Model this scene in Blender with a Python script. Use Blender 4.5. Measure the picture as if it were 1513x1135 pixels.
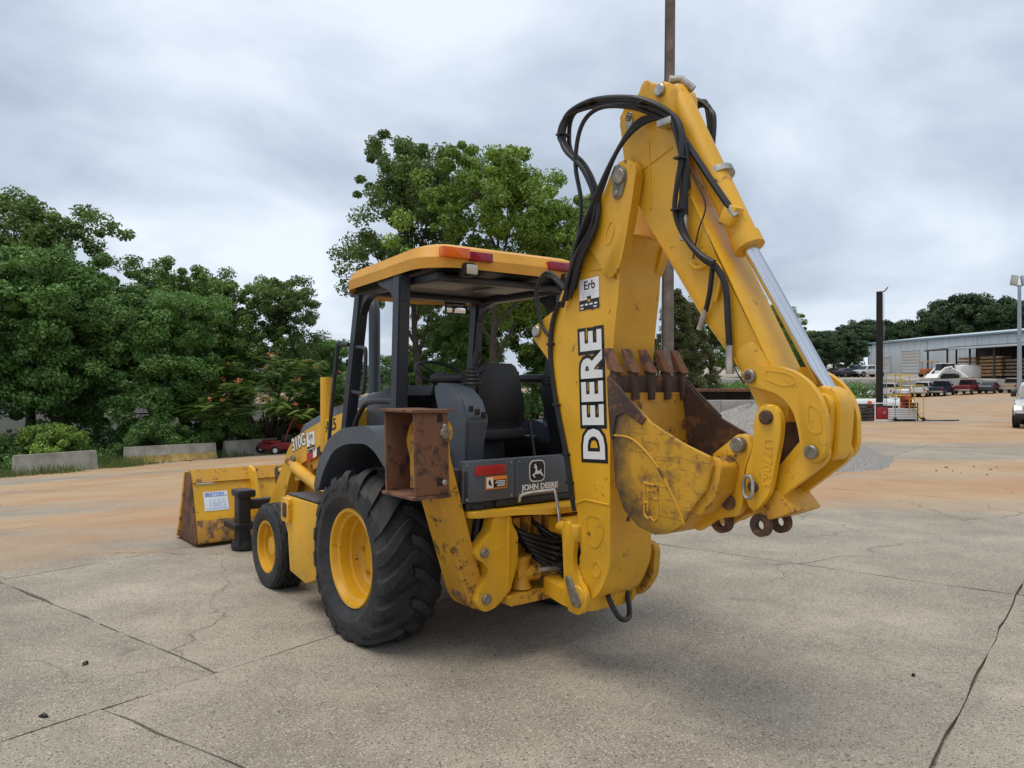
import bpy, bmesh, math, random
import numpy as np
from mathutils import Vector, Matrix
R = math.radians
random.seed(7); rng = np.random.default_rng(7)
for o in list(bpy.data.objects): bpy.data.objects.remove(o)
scn = bpy.context.scene
C = scn.collection

# ------------------------------------------------------------------ camera
cd = bpy.data.cameras.new('camera'); cam = bpy.data.objects.new('camera', cd); C.objects.link(cam)
cam.location = (0, 0, 1.75); cam.rotation_euler = (R(90), 0, 0)
cd.sensor_width = 36; cd.lens = 27.03; cd.clip_start = 0.05; cd.clip_end = 3000
scn.camera = cam

# ------------------------------------------------------------------ world: overcast sky
SUN_EL, SUN_ROT = R(74), R(-120)
w = bpy.data.worlds.new('World'); scn.world = w; w.use_nodes = True
nt = w.node_tree; nt.nodes.clear()
def wn(t, **k):
    n = nt.nodes.new(t)
    for a, b in k.items(): setattr(n, a, b)
    return n
sky = wn('ShaderNodeTexSky', sky_type='NISHITA', sun_disc=False, sun_elevation=SUN_EL, sun_rotation=SUN_ROT)
geo = wn('ShaderNodeTexCoord')
sep = wn('ShaderNodeSeparateXYZ'); nt.links.new(geo.outputs['Generated'], sep.inputs[0])
mz = wn('ShaderNodeMath', operation='MAXIMUM'); nt.links.new(sep.outputs[2], mz.inputs[0]); mz.inputs[1].default_value = 0.0
az = wn('ShaderNodeMath', operation='ADD'); nt.links.new(mz.outputs[0], az.inputs[0]); az.inputs[1].default_value = 0.45
dv = wn('ShaderNodeVectorMath', operation='DIVIDE'); nt.links.new(geo.outputs['Generated'], dv.inputs[0])
cb = wn('ShaderNodeCombineXYZ')
for i in range(3): nt.links.new(az.outputs[0], cb.inputs[i])
nt.links.new(cb.outputs[0], dv.inputs[1])
no = wn('ShaderNodeTexNoise'); no.inputs['Scale'].default_value = 1.7; no.inputs['Detail'].default_value = 7; no.inputs['Roughness'].default_value = 0.52
no.inputs['Distortion'].default_value = 0.35
nt.links.new(dv.outputs[0], no.inputs['Vector'])
cr = wn('ShaderNodeValToRGB'); e = cr.color_ramp.elements
e[0].position = 0.32; e[0].color = (0.225, 0.270, 0.335, 1); e[1].position = 0.69; e[1].color = (0.585, 0.635, 0.705, 1)
m = e.new(0.5); m.color = (0.39, 0.445, 0.525, 1)
nt.links.new(no.outputs[0], cr.inputs[0])
sc = wn('ShaderNodeVectorMath', operation='SCALE'); nt.links.new(cr.outputs[0], sc.inputs[0]); sc.inputs['Scale'].default_value = 10.0
mx = wn('ShaderNodeMix', data_type='RGBA'); mx.inputs[0].default_value = 0.93
nt.links.new(sky.outputs[0], mx.inputs[6]); nt.links.new(sc.outputs[0], mx.inputs[7])
bg = wn('ShaderNodeBackground'); bg.inputs[1].default_value = 0.1; nt.links.new(mx.outputs[2], bg.inputs[0])
nt.links.new(bg.outputs[0], wn('ShaderNodeOutputWorld').inputs[0])

# ------------------------------------------------------------------ sun (veiled by cloud) and exposure
sd = bpy.data.lights.new('sun', 'SUN'); sd.energy = 1.5; sd.angle = R(40); sd.color = (1, 0.93, 0.82)
so = bpy.data.objects.new('sun', sd); C.objects.link(so)
sv = Vector((-math.cos(SUN_EL)*0.86, -math.cos(SUN_EL)*0.5, math.sin(SUN_EL)))
so.rotation_euler = sv.to_track_quat('Z', 'Y').to_euler()
vs = scn.view_settings; vs.view_transform = 'Standard'; vs.look = 'None'; vs.exposure = 0.62; vs.gamma = 1.0; vs.use_curve_mapping = False

# ------------------------------------------------------------------ materials
def material(name):
    m = bpy.data.materials.new(name); m.use_nodes = True
    return m, m.node_tree, m.node_tree.nodes['Principled BSDF']
def nd(t, typ, **k):
    n = t.nodes.new(typ)
    for a, b in k.items(): setattr(n, a, b)
    return n
def noise(t, vec, scale, detail=4, rough=0.55):
    n = nd(t, 'ShaderNodeTexNoise'); n.inputs['Scale'].default_value = scale; n.inputs['Detail'].default_value = detail; n.inputs['Roughness'].default_value = rough
    t.links.new(vec, n.inputs['Vector']); return n.outputs[0]
def ramp(t, val, a, b, ca=(0,0,0,1), cb_=(1,1,1,1)):
    n = nd(t, 'ShaderNodeValToRGB'); e = n.color_ramp.elements
    e[0].position = a; e[0].color = ca; e[1].position = b; e[1].color = cb_
    t.links.new(val, n.inputs[0]); return n.outputs[0]
def mixc(t, fac, a, b, mode='MIX'):
    n = nd(t, 'ShaderNodeMix', data_type='RGBA', blend_type=mode)
    if isinstance(fac, (int, float)): n.inputs[0].default_value = fac
    else: t.links.new(fac, n.inputs[0])
    for i, v in ((6, a), (7, b)):
        if isinstance(v, tuple): n.inputs[i].default_value = v if len(v) == 4 else (*v, 1)
        else: t.links.new(v, n.inputs[i])
    return n.outputs[2]
def bump(t, b, h, strength=0.3, dist=0.01):
    n = nd(t, 'ShaderNodeBump'); n.inputs['Strength'].default_value = strength; n.inputs['Distance'].default_value = dist
    t.links.new(h, n.inputs['Height']); t.links.new(n.outputs[0], b.inputs['Normal'])
def plain(name, col, rough=0.6, metal=0.0, var=0.25, scale=6.0, bmp=0.0):
    m, t, b = material(name)
    co = nd(t, 'ShaderNodeTexCoord').outputs['Object']
    n = noise(t, co, scale)
    dark = tuple(c*(1-var) for c in col); lite = tuple(min(1, c*(1+var)) for c in col)
    t.links.new(mixc(t, ramp(t, n, 0.3, 0.7), dark, lite), b.inputs['Base Color'])
    b.inputs['Roughness'].default_value = rough; b.inputs['Metallic'].default_value = metal
    if bmp: bump(t, b, noise(t, co, scale*8), bmp)
    return m
def paint(name, col, wear=0.0, dirt=0.35, rough=0.38, rust=(0.10, 0.045, 0.022), wscale=9.0, zdirt=None):
    """sprayed steel: slight fade, dust film, chips and rust where it is worn"""
    m, t, b = material(name)
    co = nd(t, 'ShaderNodeTexCoord').outputs['Object']
    fade = ramp(t, noise(t, co, 2.2, 3), 0.3, 0.72)
    c = mixc(t, fade, tuple(x*0.80 for x in col), tuple(min(1, x*1.12) for x in col))
    ms_ = nd(t, 'ShaderNodeMapping'); t.links.new(co, ms_.inputs[0]); ms_.inputs['Scale'].default_value = (9, 9, 1.6)
    d = mixc(t, 0.5, ramp(t, noise(t, co, 5.0, 7, 0.7), 0.45, 0.80), ramp(t, noise(t, ms_.outputs[0], 1.0, 6, 0.65), 0.46, 0.74))
    dm = nd(t, 'ShaderNodeMath', operation='MULTIPLY'); t.links.new(d, dm.inputs[0]); dm.inputs[1].default_value = dirt
    c = mixc(t, dm.outputs[0], c, (0.20, 0.13, 0.06))
    sp = ramp(t, noise(t, co, 70.0, 2, 0.5), 0.70, 0.76)
    sm = nd(t, 'ShaderNodeMath', operation='MULTIPLY'); t.links.new(sp, sm.inputs[0]); sm.inputs[1].default_value = 0.35 + 0.4*min(1, wear*2)
    c = mixc(t, sm.outputs[0], c, (0.07, 0.04, 0.02))
    rgh = rough
    if wear > 0:
        wn_ = noise(t, co, wscale, 9, 0.72)
        k = ramp(t, wn_, 0.63 - 0.26*wear, 0.70 - 0.24*wear)
        rc = mixc(t, noise(t, co, 24.0, 5), tuple(x*0.55 for x in rust), tuple(min(1, x*1.7) for x in rust))
        c = mixc(t, k, c, rc)
        rr = nd(t, 'ShaderNodeMapRange'); t.links.new(k, rr.inputs[0]); rr.inputs[3].default_value = rough; rr.inputs[4].default_value = 0.85
        t.links.new(rr.outputs[0], b.inputs['Roughness'])
    else:
        b.inputs['Roughness'].default_value = rough
    t.links.new(c, b.inputs['Base Color'])
    bump(t, b, noise(t, co, 60, 4), 0.06, 0.004)
    return m
def scratched(name, col):
    """bucket side: yellow paint scored by long scratches and rubbed to dark steel"""
    m, t, b = material(name)
    co = nd(t, 'ShaderNodeTexCoord').outputs['Object']
    mp = nd(t, 'ShaderNodeMapping'); t.links.new(co, mp.inputs[0]); mp.inputs['Rotation'].default_value = (0, R(35), 0); mp.inputs['Scale'].default_value = (2.0, 8, 26)
    mp2 = nd(t, 'ShaderNodeMapping'); t.links.new(co, mp2.inputs[0]); mp2.inputs['Rotation'].default_value = (0, R(-48), 0); mp2.inputs['Scale'].default_value = (2.0, 8, 30)
    s1 = ramp(t, noise(t, mp.outputs[0], 3.0, 6, 0.7), 0.58, 0.66)
    s2 = ramp(t, noise(t, mp2.outputs[0], 3.0, 6, 0.7), 0.60, 0.67)
    s = mixc(t, 1.0, s1, s2, 'LIGHTEN')
    sm = nd(t, 'ShaderNodeMath', operation='MULTIPLY'); t.links.new(s, sm.inputs[0]); sm.inputs[1].default_value = 0.8
    c = mixc(t, ramp(t, noise(t, co, 4, 5), 0.35, 0.7), tuple(x*0.75 for x in col), col)
    c = mixc(t, sm.outputs[0], c, (0.16, 0.085, 0.03))
    k = ramp(t, noise(t, co, 6.5, 9, 0.76), 0.50, 0.66)
    c = mixc(t, k, c, mixc(t, noise(t, co, 20, 4), (0.035, 0.022, 0.018), (0.13, 0.07, 0.035)))
    # steel rubbed bare towards the bucket's heel and front edge
    ds = nd(t, 'ShaderNodeVectorMath', operation='DISTANCE'); t.links.new(co, ds.inputs[0]); ds.inputs[1].default_value = (-2.30, .30, 1.36)
    wv = nd(t, 'ShaderNodeMath', operation='MULTIPLY_ADD'); t.links.new(noise(t, co, 11, 7, 0.7), wv.inputs[0]); wv.inputs[1].default_value = .22; t.links.new(ds.outputs['Value'], wv.inputs[2])
    c = mixc(t, ramp(t, wv.outputs[0], .42, .56), c, mixc(t, noise(t, co, 26, 4), (0.03, 0.02, 0.018), (0.12, 0.07, 0.04)))
    t.links.new(c, b.inputs['Base Color']); b.inputs['Roughness'].default_value = 0.6
    bump(t, b, s, 0.12, 0.003)
    return m
YEL = (0.74, 0.395, 0.018)
M = {}
M['yellow'] = paint('yellow_paint', YEL, 0.10, 0.20)
M['yellow_clean'] = paint('yellow_rim_paint', (0.70, 0.37, 0.012), 0.03, 0.22)
M['yellow_worn'] = paint('worn_yellow_paint', (0.64, 0.32, 0.018), 0.34, 0.35, 0.5)
M['yellow_rusty'] = paint('rusty_yellow_paint', (0.52, 0.25, 0.02), 0.62, 0.6, 0.6, rust=(0.13, 0.075, 0.045))
M['yellow_scratched'] = scratched('scratched_yellow_paint', (0.64, 0.34, 0.018))
M['roof_yellow'] = paint('roof_plastic', (0.70, 0.34, 0.03), 0.0, 0.12, 0.5)
M['rust'] = paint('rusted_steel', (0.19, 0.085, 0.045), 0.5, 0.4, 0.85, rust=(0.06, 0.03, 0.022))
M['rust_dark'] = paint('dark_rusted_steel', (0.06, 0.035, 0.025), 0.4, 0.3, 0.75, rust=(0.16, 0.075, 0.03))
M['slate'] = paint('slate_paint', (0.072, 0.088, 0.110), 0.0, 0.18, 0.42)
M['post'] = paint('post_paint', (0.022, 0.028, 0.038), 0.0, 0.12, 0.4)
M['black'] = plain('black_plastic', (0.012, 0.012, 0.013), 0.5, 0, 0.3, 12)
M['blackm'] = plain('black_steel', (0.018, 0.018, 0.02), 0.42, 0.2, 0.4, 9)
M['seat'] = plain('seat_vinyl', (0.016, 0.016, 0.018), 0.55, 0, 0.3, 10, 0.1)
M['hose'] = plain('rubber_hose', (0.012, 0.012, 0.013), 0.45, 0, 0.4, 20)
M['steel'] = plain('zinc_steel', (0.42, 0.40, 0.36), 0.4, 0.8, 0.3, 18)
M['pin'] = plain('pin_steel', (0.24, 0.22, 0.18), 0.5, 0.6, 0.4, 25)
M['chrome'] = plain('chrome_rod', (0.66, 0.68, 0.71), 0.22, 1.0, 0.02, 4)
M['white'] = plain('white_vinyl', (0.80, 0.80, 0.79), 0.5, 0, 0.04, 8)
M['paper'] = plain('paper', (0.74, 0.79, 0.86), 0.6, 0, 0.05, 8)
M['decal_black'] = plain('black_vinyl', (0.01, 0.01, 0.011), 0.4, 0, 0.2, 8)
M['blue_ink'] = plain('blue_ink', (0.03, 0.16, 0.5), 0.6)
M['pale_ink'] = plain('marker_ink', (0.42, 0.52, 0.68), 0.6)
M['red_refl'] = plain('red_reflector', (0.42, 0.018, 0.018), 0.35, 0, 0.15, 60)
M['red_lens'] = plain('red_lens', (0.28, 0.008, 0.03), 0.2)
M['amber_lens'] = plain('amber_lens', (0.72, 0.13, 0.01), 0.2)
M['orange'] = plain('orange_vinyl', (0.75, 0.22, 0.02), 0.5)
M['lamp_glass'] = plain('lamp_glass', (0.5, 0.47, 0.4), 0.15)
M['mirror'] = plain('mirror_glass', (0.75, 0.76, 0.78), 0.08, 1.0, 0.02)
def tyre_mat():
    m, t, b = material('tyre_rubber')
    co = nd(t, 'ShaderNodeTexCoord').outputs['Object']
    c = mixc(t, ramp(t, noise(t, co, 5, 6, 0.65), 0.42, 0.72), (0.011, 0.012, 0.014), (0.032, 0.032, 0.034))
    c = mixc(t, ramp(t, noise(t, co, 38, 4), 0.6, 0.75), c, (0.06, 0.055, 0.05))
    c = mixc(t, ramp(t, noise(t, co, 3.2, 7, 0.7), 0.5, 0.75), c, (0.062, 0.055, 0.046))
    t.links.new(c, b.inputs['Base Color']); b.inputs['Roughness'].default_value = 0.68
    bump(t, b, noise(t, co, 55, 5), 0.25, 0.006); return m
M['tyre'] = tyre_mat()
def concrete(name, slab=True):
    m, t, b = material(name)
    pos = nd(t, 'ShaderNodeNewGeometry').outputs['Position']
    rnd = nd(t, 'ShaderNodeObjectInfo').outputs['Random']
    tone = ramp(t, noise(t, pos, 0.55, 6, 0.6), 0.3, 0.72)
    c = mixc(t, tone, (0.285, 0.258, 0.212), (0.46, 0.422, 0.355))
    if slab:
        sl = nd(t, 'ShaderNodeMapRange'); t.links.new(rnd, sl.inputs[0]); sl.inputs[3].default_value = 0.88; sl.inputs[4].default_value = 1.08
        sc_ = nd(t, 'ShaderNodeVectorMath', operation='SCALE'); t.links.new(c, sc_.inputs[0]); t.links.new(sl.outputs[0], sc_.inputs['Scale']); c = sc_.outputs[0]
    big = ramp(t, noise(t, pos, 1.3, 8, 0.68), 0.36, 0.66)
    c = mixc(t, 0.5, c, mixc(t, big, (0.30, 0.29, 0.28), (0.66, 0.64, 0.60)), 'OVERLAY')
    # exposed aggregate
    vo = nd(t, 'ShaderNodeTexVoronoi'); vo.inputs['Scale'].default_value = 135; t.links.new(pos, vo.inputs['Vector'])
    ag = ramp(t, noise(t, pos, 130, 3, 0.7), 0.36, 0.66)
    c = mixc(t, 0.42, c, mixc(t, ag, (0.10, 0.088, 0.075), (0.60, 0.55, 0.47)), 'OVERLAY')
    sp = nd(t, 'ShaderNodeSeparateColor'); t.links.new(vo.outputs['Color'], sp.inputs[0])
    c = mixc(t, ramp(t, sp.outputs[0], 0.88, 0.93), c, (0.47, 0.43, 0.37))
    c = mixc(t, ramp(t, sp.outputs[1], 0.90, 0.93), c, (0.11, 0.085, 0.07))
    # drifted clay dust, in wind- and traffic-drawn bands
    mp = nd(t, 'ShaderNodeMapping'); t.links.new(pos, mp.inputs[0]); mp.inputs['Rotation'].default_value = (0, 0, R(-28)); mp.inputs['Scale'].default_value = (0.05, 0.21, 0.2)
    band = noise(t, mp.outputs[0], 1.0, 6, 0.62)
    sx = nd(t, 'ShaderNodeSeparateXYZ'); t.links.new(pos, sx.inputs[0])
    # the dust lies beyond the wheels' usual turning place: more with distance from it
    dl = nd(t, 'ShaderNodeVectorMath', operation='DISTANCE'); t.links.new(pos, dl.inputs[0]); dl.inputs[1].default_value = (1.0, 4.5, 0)
    far = nd(t, 'ShaderNodeMapRange', interpolation_type='SMOOTHSTEP'); t.links.new(dl.outputs['Value'], far.inputs[0])
    far.inputs[1].default_value = 3.0; far.inputs[2].default_value = 8.0; far.inputs[3].default_value = -0.22; far.inputs[4].default_value = 0.10
    ad = nd(t, 'ShaderNodeMath', operation='ADD'); t.links.new(band, ad.inputs[0]); t.links.new(far.outputs[0], ad.inputs[1])
    dust = ramp(t, ad.outputs[0], 0.47, 0.62)
    dcol = mixc(t, ramp(t, noise(t, pos, 0.35, 5), 0.4, 0.65), (0.45, 0.31, 0.175), (0.40, 0.215, 0.095))
    dm = nd(t, 'ShaderNodeMath', operation='MULTIPLY'); t.links.new(dust, dm.inputs[0]); dm.inputs[1].default_value = 0.88
    c = mixc(t, dm.outputs[0], c, dcol)
    # hairline cracks
    wv_ = nd(t, 'ShaderNodeTexNoise'); wv_.inputs['Scale'].default_value = 1.6; wv_.inputs['Detail'].default_value = 6; t.links.new(pos, wv_.inputs['Vector'])
    wa = nd(t, 'ShaderNodeVectorMath', operation='MULTIPLY_ADD'); t.links.new(wv_.outputs['Color'], wa.inputs[0]); wa.inputs[1].default_value = (.9, .9, 0); t.links.new(pos, wa.inputs[2])
    ve = nd(t, 'ShaderNodeTexVoronoi', feature='DISTANCE_TO_EDGE'); ve.inputs['Scale'].default_value = .30; t.links.new(wa.outputs[0], ve.inputs['Vector'])
    ck_ = ramp(t, ve.outputs['Distance'], .0012, .0032, (1, 1, 1, 1), (0, 0, 0, 1))
    ckm = nd(t, 'ShaderNodeMath', operation='MULTIPLY'); t.links.new(ck_, ckm.inputs[0]); t.links.new(ramp(t, noise(t, pos, .45, 2), .46, .60), ckm.inputs[1])
    ckn = nd(t, 'ShaderNodeMath', operation='MULTIPLY'); t.links.new(ckm.outputs[0], ckn.inputs[0]); ckn.inputs[1].default_value = .75
    c = mixc(t, ckn.outputs[0], c, (0.06, 0.052, 0.042))
    # oil drips and rubber arcs
    c = mixc(t, ramp(t, noise(t, pos, 1.7, 5, 0.6), 0.66, 0.76), c, (0.15, 0.13, 0.11))
    for (cx_, cy_, rad) in ((1.55, 5.0, 1.28), (-0.9, 6.2, 1.6), (1.3, 4.6, 1.75)):
        d_ = nd(t, 'ShaderNodeVectorMath', operation='DISTANCE'); t.links.new(pos, d_.inputs[0]); d_.inputs[1].default_value = (cx_, cy_, 0)
        s_ = nd(t, 'ShaderNodeMath', operation='SUBTRACT'); t.links.new(d_.outputs['Value'], s_.inputs[0]); s_.inputs[1].default_value = rad
        a_ = nd(t, 'ShaderNodeMath', operation='ABSOLUTE'); t.links.new(s_.outputs[0], a_.inputs[0])
        r_ = ramp(t, a_.outputs[0], 0.0, 0.06, (1, 1, 1, 1), (0, 0, 0, 1))
        k_ = nd(t, 'ShaderNodeMath', operation='MULTIPLY'); t.links.new(r_, k_.inputs[0]); t.links.new(ramp(t, noise(t, pos, 1.1, 3), 0.45, 0.65), k_.inputs[1])
        k2 = nd(t, 'ShaderNodeMath', operation='MULTIPLY'); t.links.new(k_.outputs[0], k2.inputs[0]); k2.inputs[1].default_value = 0.3
        c = mixc(t, k2.outputs[0], c, (0.10, 0.09, 0.08))
    t.links.new(c, b.inputs['Base Color']); b.inputs['Roughness'].default_value = 0.88
    bump(t, b, noise(t, pos, 45, 5, 0.65), 0.45, 0.006)
    return m
M['concrete'] = concrete('yard_concrete'); M['yard'] = concrete('yard_ground', False)
def leaf_mat(name, a, b_, c_=None):
    m, t, b = material(name)
    ri = nd(t, 'ShaderNodeNewGeometry').outputs['Random Per Island']
    pos = nd(t, 'ShaderNodeTexCoord').outputs['Object']
    col = mixc(t, ri, a, b_)
    col = mixc(t, ramp(t, noise(t, pos, 0.5, 3), 0.35, 0.68), col, tuple(x*1.5 for x in b_) if c_ is None else c_)
    t.links.new(col, b.inputs['Base Color']); b.inputs['Roughness'].default_value = 0.55
    tr = nd(t, 'ShaderNodeBsdfTranslucent'); t.links.new(mixc(t, 0.5, col, (0.10, 0.16, 0.02)), tr.inputs[0])
    ms = nd(t, 'ShaderNodeMixShader'); ms.inputs[0].default_value = 0.28
    t.links.new(b.outputs[0], ms.inputs[1]); t.links.new(tr.outputs[0], ms.inputs[2])
    t.links.new(ms.outputs[0], t.nodes['Material Output'].inputs[0]); return m
M['leaf_oak'] = leaf_mat('oak_leaf', (0.0477, 0.0869, 0.0227), (0.1281, 0.1966, 0.0482))
M['leaf_vine'] = leaf_mat('vine_leaf', (0.0477, 0.1092, 0.0283), (0.1196, 0.2344, 0.0552))
M['leaf_light'] = leaf_mat('light_leaf', (0.0842, 0.1615, 0.0264), (0.1964, 0.3024, 0.0459))
M['leaf_mid'] = leaf_mat('mid_leaf', (0.0589, 0.1193, 0.0283), (0.1366, 0.2268, 0.0482))
M['leaf_cedar'] = leaf_mat('cedar_leaf', (0.05, 0.062, 0.02), (0.085, 0.095, 0.03))
M['leaf_far'] = leaf_mat('far_leaf', (0.026, 0.052, 0.024), (0.046, 0.084, 0.034))
M['leaf_mimosa'] = leaf_mat('mimosa_leaf', (0.0912, 0.1739, 0.0377), (0.2050, 0.3175, 0.0631))
M['blossom'] = plain('mimosa_blossom', (0.55, 0.20, 0.08), 0.7)
M['bark'] = plain('bark', (0.055, 0.043, 0.033), 0.9, 0, 0.4, 5, 0.5)
M['barrier'] = plain('barrier_concrete', (0.34, 0.32, 0.28), 0.9, 0, 0.28, 1.8, 0.3)
M['barrier_y'] = plain('faded_yellow_band', (0.42, 0.29, 0.09), 0.85, 0, 0.35, 3.0, 0.2)

# ------------------------------------------------------------------ mesh helpers
def finish(me, smooth_angle=35):
    me.validate(); me.update()
    if smooth_angle:
        me.polygons.foreach_set('use_smooth', [True]*len(me.polygons))
        me.set_sharp_from_angle(angle=R(smooth_angle))
def make(name, me, mat, parent=None):
    o = bpy.data.objects.new(name, me); C.objects.link(o)
    if mat is not None: me.materials.append(M[mat] if isinstance(mat, str) else mat)
    if parent is not None: o.parent = parent
    return o
def from_bm(name, bm, mat, parent=None, ang=35):
    bmesh.ops.recalc_face_normals(bm, faces=bm.faces)
    me = bpy.data.meshes.new(name); bm.to_mesh(me); bm.free(); finish(me, ang)
    return make(name, me, mat, parent)
def tag(o, label=None, cat=None, group=None, kind=None):
    if label: o['label'] = label
    if cat: o['category'] = cat
    if group: o['group'] = group
    if kind: o['kind'] = kind
    return o
def empty(name, loc=(0,0,0), rz=0, **k):
    o = bpy.data.objects.new(name, None); C.objects.link(o); o.location = loc; o.rotation_euler = (0,0,rz); o.empty_display_size = 0.3
    return tag(o, **k)
def fillet(pts, r, n=4):
    out = []; N = len(pts)
    for i in range(N):
        a, p, b = (Vector(pts[i-1]), Vector(pts[i]), Vector(pts[(i+1) % N]))
        u, v = (a-p), (b-p); lu, lv = u.length, v.length
        if lu < 1e-6 or lv < 1e-6: continue
        d = min(r, lu*0.45, lv*0.45); u = p+u*(d/lu); v = p+v*(d/lv)
        for k in range(n+1):
            t_ = k/n; out.append(tuple((1-t_)**2*u + 2*t_*(1-t_)*p + t_**2*v))
    return out
def bm_prism(bm, prof, y0, y1, axis='y', bevel=0.005):
    """closed outline in (s,z) swept along l (axis y), or in (l,z) swept along s (axis x), or in (s,l) swept along z"""
    def P(a, b, c): return (a, c, b) if axis == 'y' else ((c, a, b) if axis == 'x' else (a, b, c))
    va = [bm.verts.new(P(a, b, y0)) for a, b in prof]; vb = [bm.verts.new(P(a, b, y1)) for a, b in prof]
    n = len(prof); fs = [bm.faces.new(va), bm.faces.new(vb[::-1])]
    for i in range(n): fs.append(bm.faces.new((va[i], vb[i], vb[(i+1) % n], va[(i+1) % n])))
    if bevel:
        es = list({e for f in fs[:2] for e in f.edges})
        bmesh.ops.bevel(bm, geom=es, offset=bevel, segments=2, profile=0.5, affect='EDGES', clamp_overlap=True)
def prism(name, prof, y0, y1, mat, parent=None, axis='y', bevel=0.005, r=0):
    if r: prof = fillet(prof, r)
    bm = bmesh.new(); bm_prism(bm, prof, y0, y1, axis, bevel)
    return from_bm(name, bm, mat, parent)
def bm_box(bm, lo, hi, bevel=0.0, mtx=None):
    vs_ = [bm.verts.new((x, y, z)) for z in (lo[2], hi[2]) for y in (lo[1], hi[1]) for x in (lo[0], hi[0])]
    fs = [bm.faces.new([vs_[i] for i in q]) for q in ((0,2,3,1),(4,5,7,6),(0,1,5,4),(2,6,7,3),(0,4,6,2),(1,3,7,5))]
    if mtx is not None: bmesh.ops.transform(bm, matrix=mtx, verts=vs_)
    if bevel: bmesh.ops.bevel(bm, geom=list({e for f in fs for e in f.edges}), offset=bevel, segments=2, profile=0.5, affect='EDGES', clamp_overlap=True)
def box(name, lo, hi, mat, parent=None, bevel=0.006, mtx=None):
    bm = bmesh.new(); bm_box(bm, lo, hi, bevel, mtx); return from_bm(name, bm, mat, parent)
def smooth_path(pts, n=6):
    P = [Vector(p) for p in pts]; out = []
    for i in range(len(P)-1):
        p0 = P[max(0, i-1)]; p1 = P[i]; p2 = P[i+1]; p3 = P[min(len(P)-1, i+2)]
        for k in range(n):
            t_ = k/n; t2 = t_*t_; t3 = t2*t_
            out.append(0.5*((2*p1)+(p2-p0)*t_+(2*p0-5*p1+4*p2-p3)*t2+(3*p1-p0-3*p2+p3)*t3))
    return out + [P[-1]]
def bm_tube(bm, pts, rad, seg=10, caps=True):
    pts = [Vector(p) for p in pts]; rads = rad if isinstance(rad, (list, tuple)) else [rad]*len(pts)
    tan = [(pts[min(i+1, len(pts)-1)]-pts[max(i-1, 0)]).normalized() for i in range(len(pts))]
    up = Vector((0,0,1)) if abs(tan[0].z) < 0.9 else Vector((1,0,0))
    nrm = tan[0].cross(up).normalized(); rings = []
    for i, p in enumerate(pts):
        nrm = (nrm - tan[i]*nrm.dot(tan[i])).normalized(); bn = tan[i].cross(nrm)
        rings.append([bm.verts.new(p + (nrm*math.cos(2*math.pi*k/seg)+bn*math.sin(2*math.pi*k/seg))*rads[i]) for k in range(seg)])
    for a, b in zip(rings, rings[1:]):
        for k in range(seg): bm.faces.new((a[k], a[(k+1) % seg], b[(k+1) % seg], b[k]))
    if caps: bm.faces.new(rings[0][::-1]); bm.faces.new(rings[-1])
def tube(name, pts, rad, mat, parent=None, seg=10, smooth=0):
    bm = bmesh.new(); bm_tube(bm, smooth_path(pts, smooth) if smooth else pts, rad, seg); return from_bm(name, bm, mat, parent)
def bm_lathe(bm, prof, seg=48, axis='y', centre=(0,0,0)):
    """prof: (radius, offset along axis); closed loop of rings"""
    rings = []; cx_, cy_, cz_ = centre
    for r_, y in prof:
        ring = []
        for k in range(seg):
            a = 2*math.pi*k/seg; c_, s_ = r_*math.cos(a), r_*math.sin(a)
            ring.append(bm.verts.new((cx_+c_, cy_+y, cz_+s_) if axis == 'y' else ((cx_+c_, cy_+s_, cz_+y) if axis == 'z' else (cx_+y, cy_+c_, cz_+s_))))
        rings.append(ring)
    for a, b in zip(rings, rings[1:]):
        for k in range(seg): bm.faces.new((a[k], a[(k+1) % seg], b[(k+1) % seg], b[k]))
    return rings
def lathe(name, prof, mat, parent=None, seg=48, axis='y', centre=(0,0,0), cap=False):
    bm = bmesh.new(); rg = bm_lathe(bm, prof, seg, axis, centre)
    if cap: bm.faces.new(rg[0]); bm.faces.new(rg[-1][::-1])
    return from_bm(name, bm, mat, parent, 40)
def pin(name, p, r, y0, y1, mat='pin', parent=None, axis='y'):
    """a pin with a chamfered head, through (a,b) along the axis"""
    c_ = (p[0], 0, p[1]) if axis == 'y' else (0, p[0], p[1])
    lo, hi = min(y0, y1), max(y0, y1); ch = min(0.006, r*0.25)
    return lathe(name, [(r-ch, lo), (r, lo+ch), (r, hi-ch), (r-ch, hi)], mat, parent, 24, axis, c_, True)
def text(name, body, size, mat, parent, origin, xdir, ydir, sx=1.0, offset=0.0, depth=0.0006, spacing=1.0):
    cu = bpy.data.curves.new('t', 'FONT'); cu.body = body; cu.size = size; cu.offset = offset; cu.extrude = depth; cu.space_character = spacing
    cu.resolution_u = 3
    to = bpy.data.objects.new('t', cu); C.objects.link(to); bpy.context.view_layer.update()
    dg = bpy.context.evaluated_depsgraph_get(); me = bpy.data.meshes.new_from_object(to.evaluated_get(dg)); me.name = name
    bpy.data.objects.remove(to); bpy.data.curves.remove(cu)
    x = Vector(xdir).normalized(); y = Vector(ydir).normalized(); z = x.cross(y)
    mt = Matrix.Translation(Vector(origin)) @ Matrix((( x.x, y.x, z.x, 0), (x.y, y.y, z.y, 0), (x.z, y.z, z.z, 0), (0,0,0,1))) @ Matrix.Diagonal((sx, 1, 1, 1))
    me.transform(mt); me.materials.clear()
    return make(name, me, mat, parent)

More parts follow.
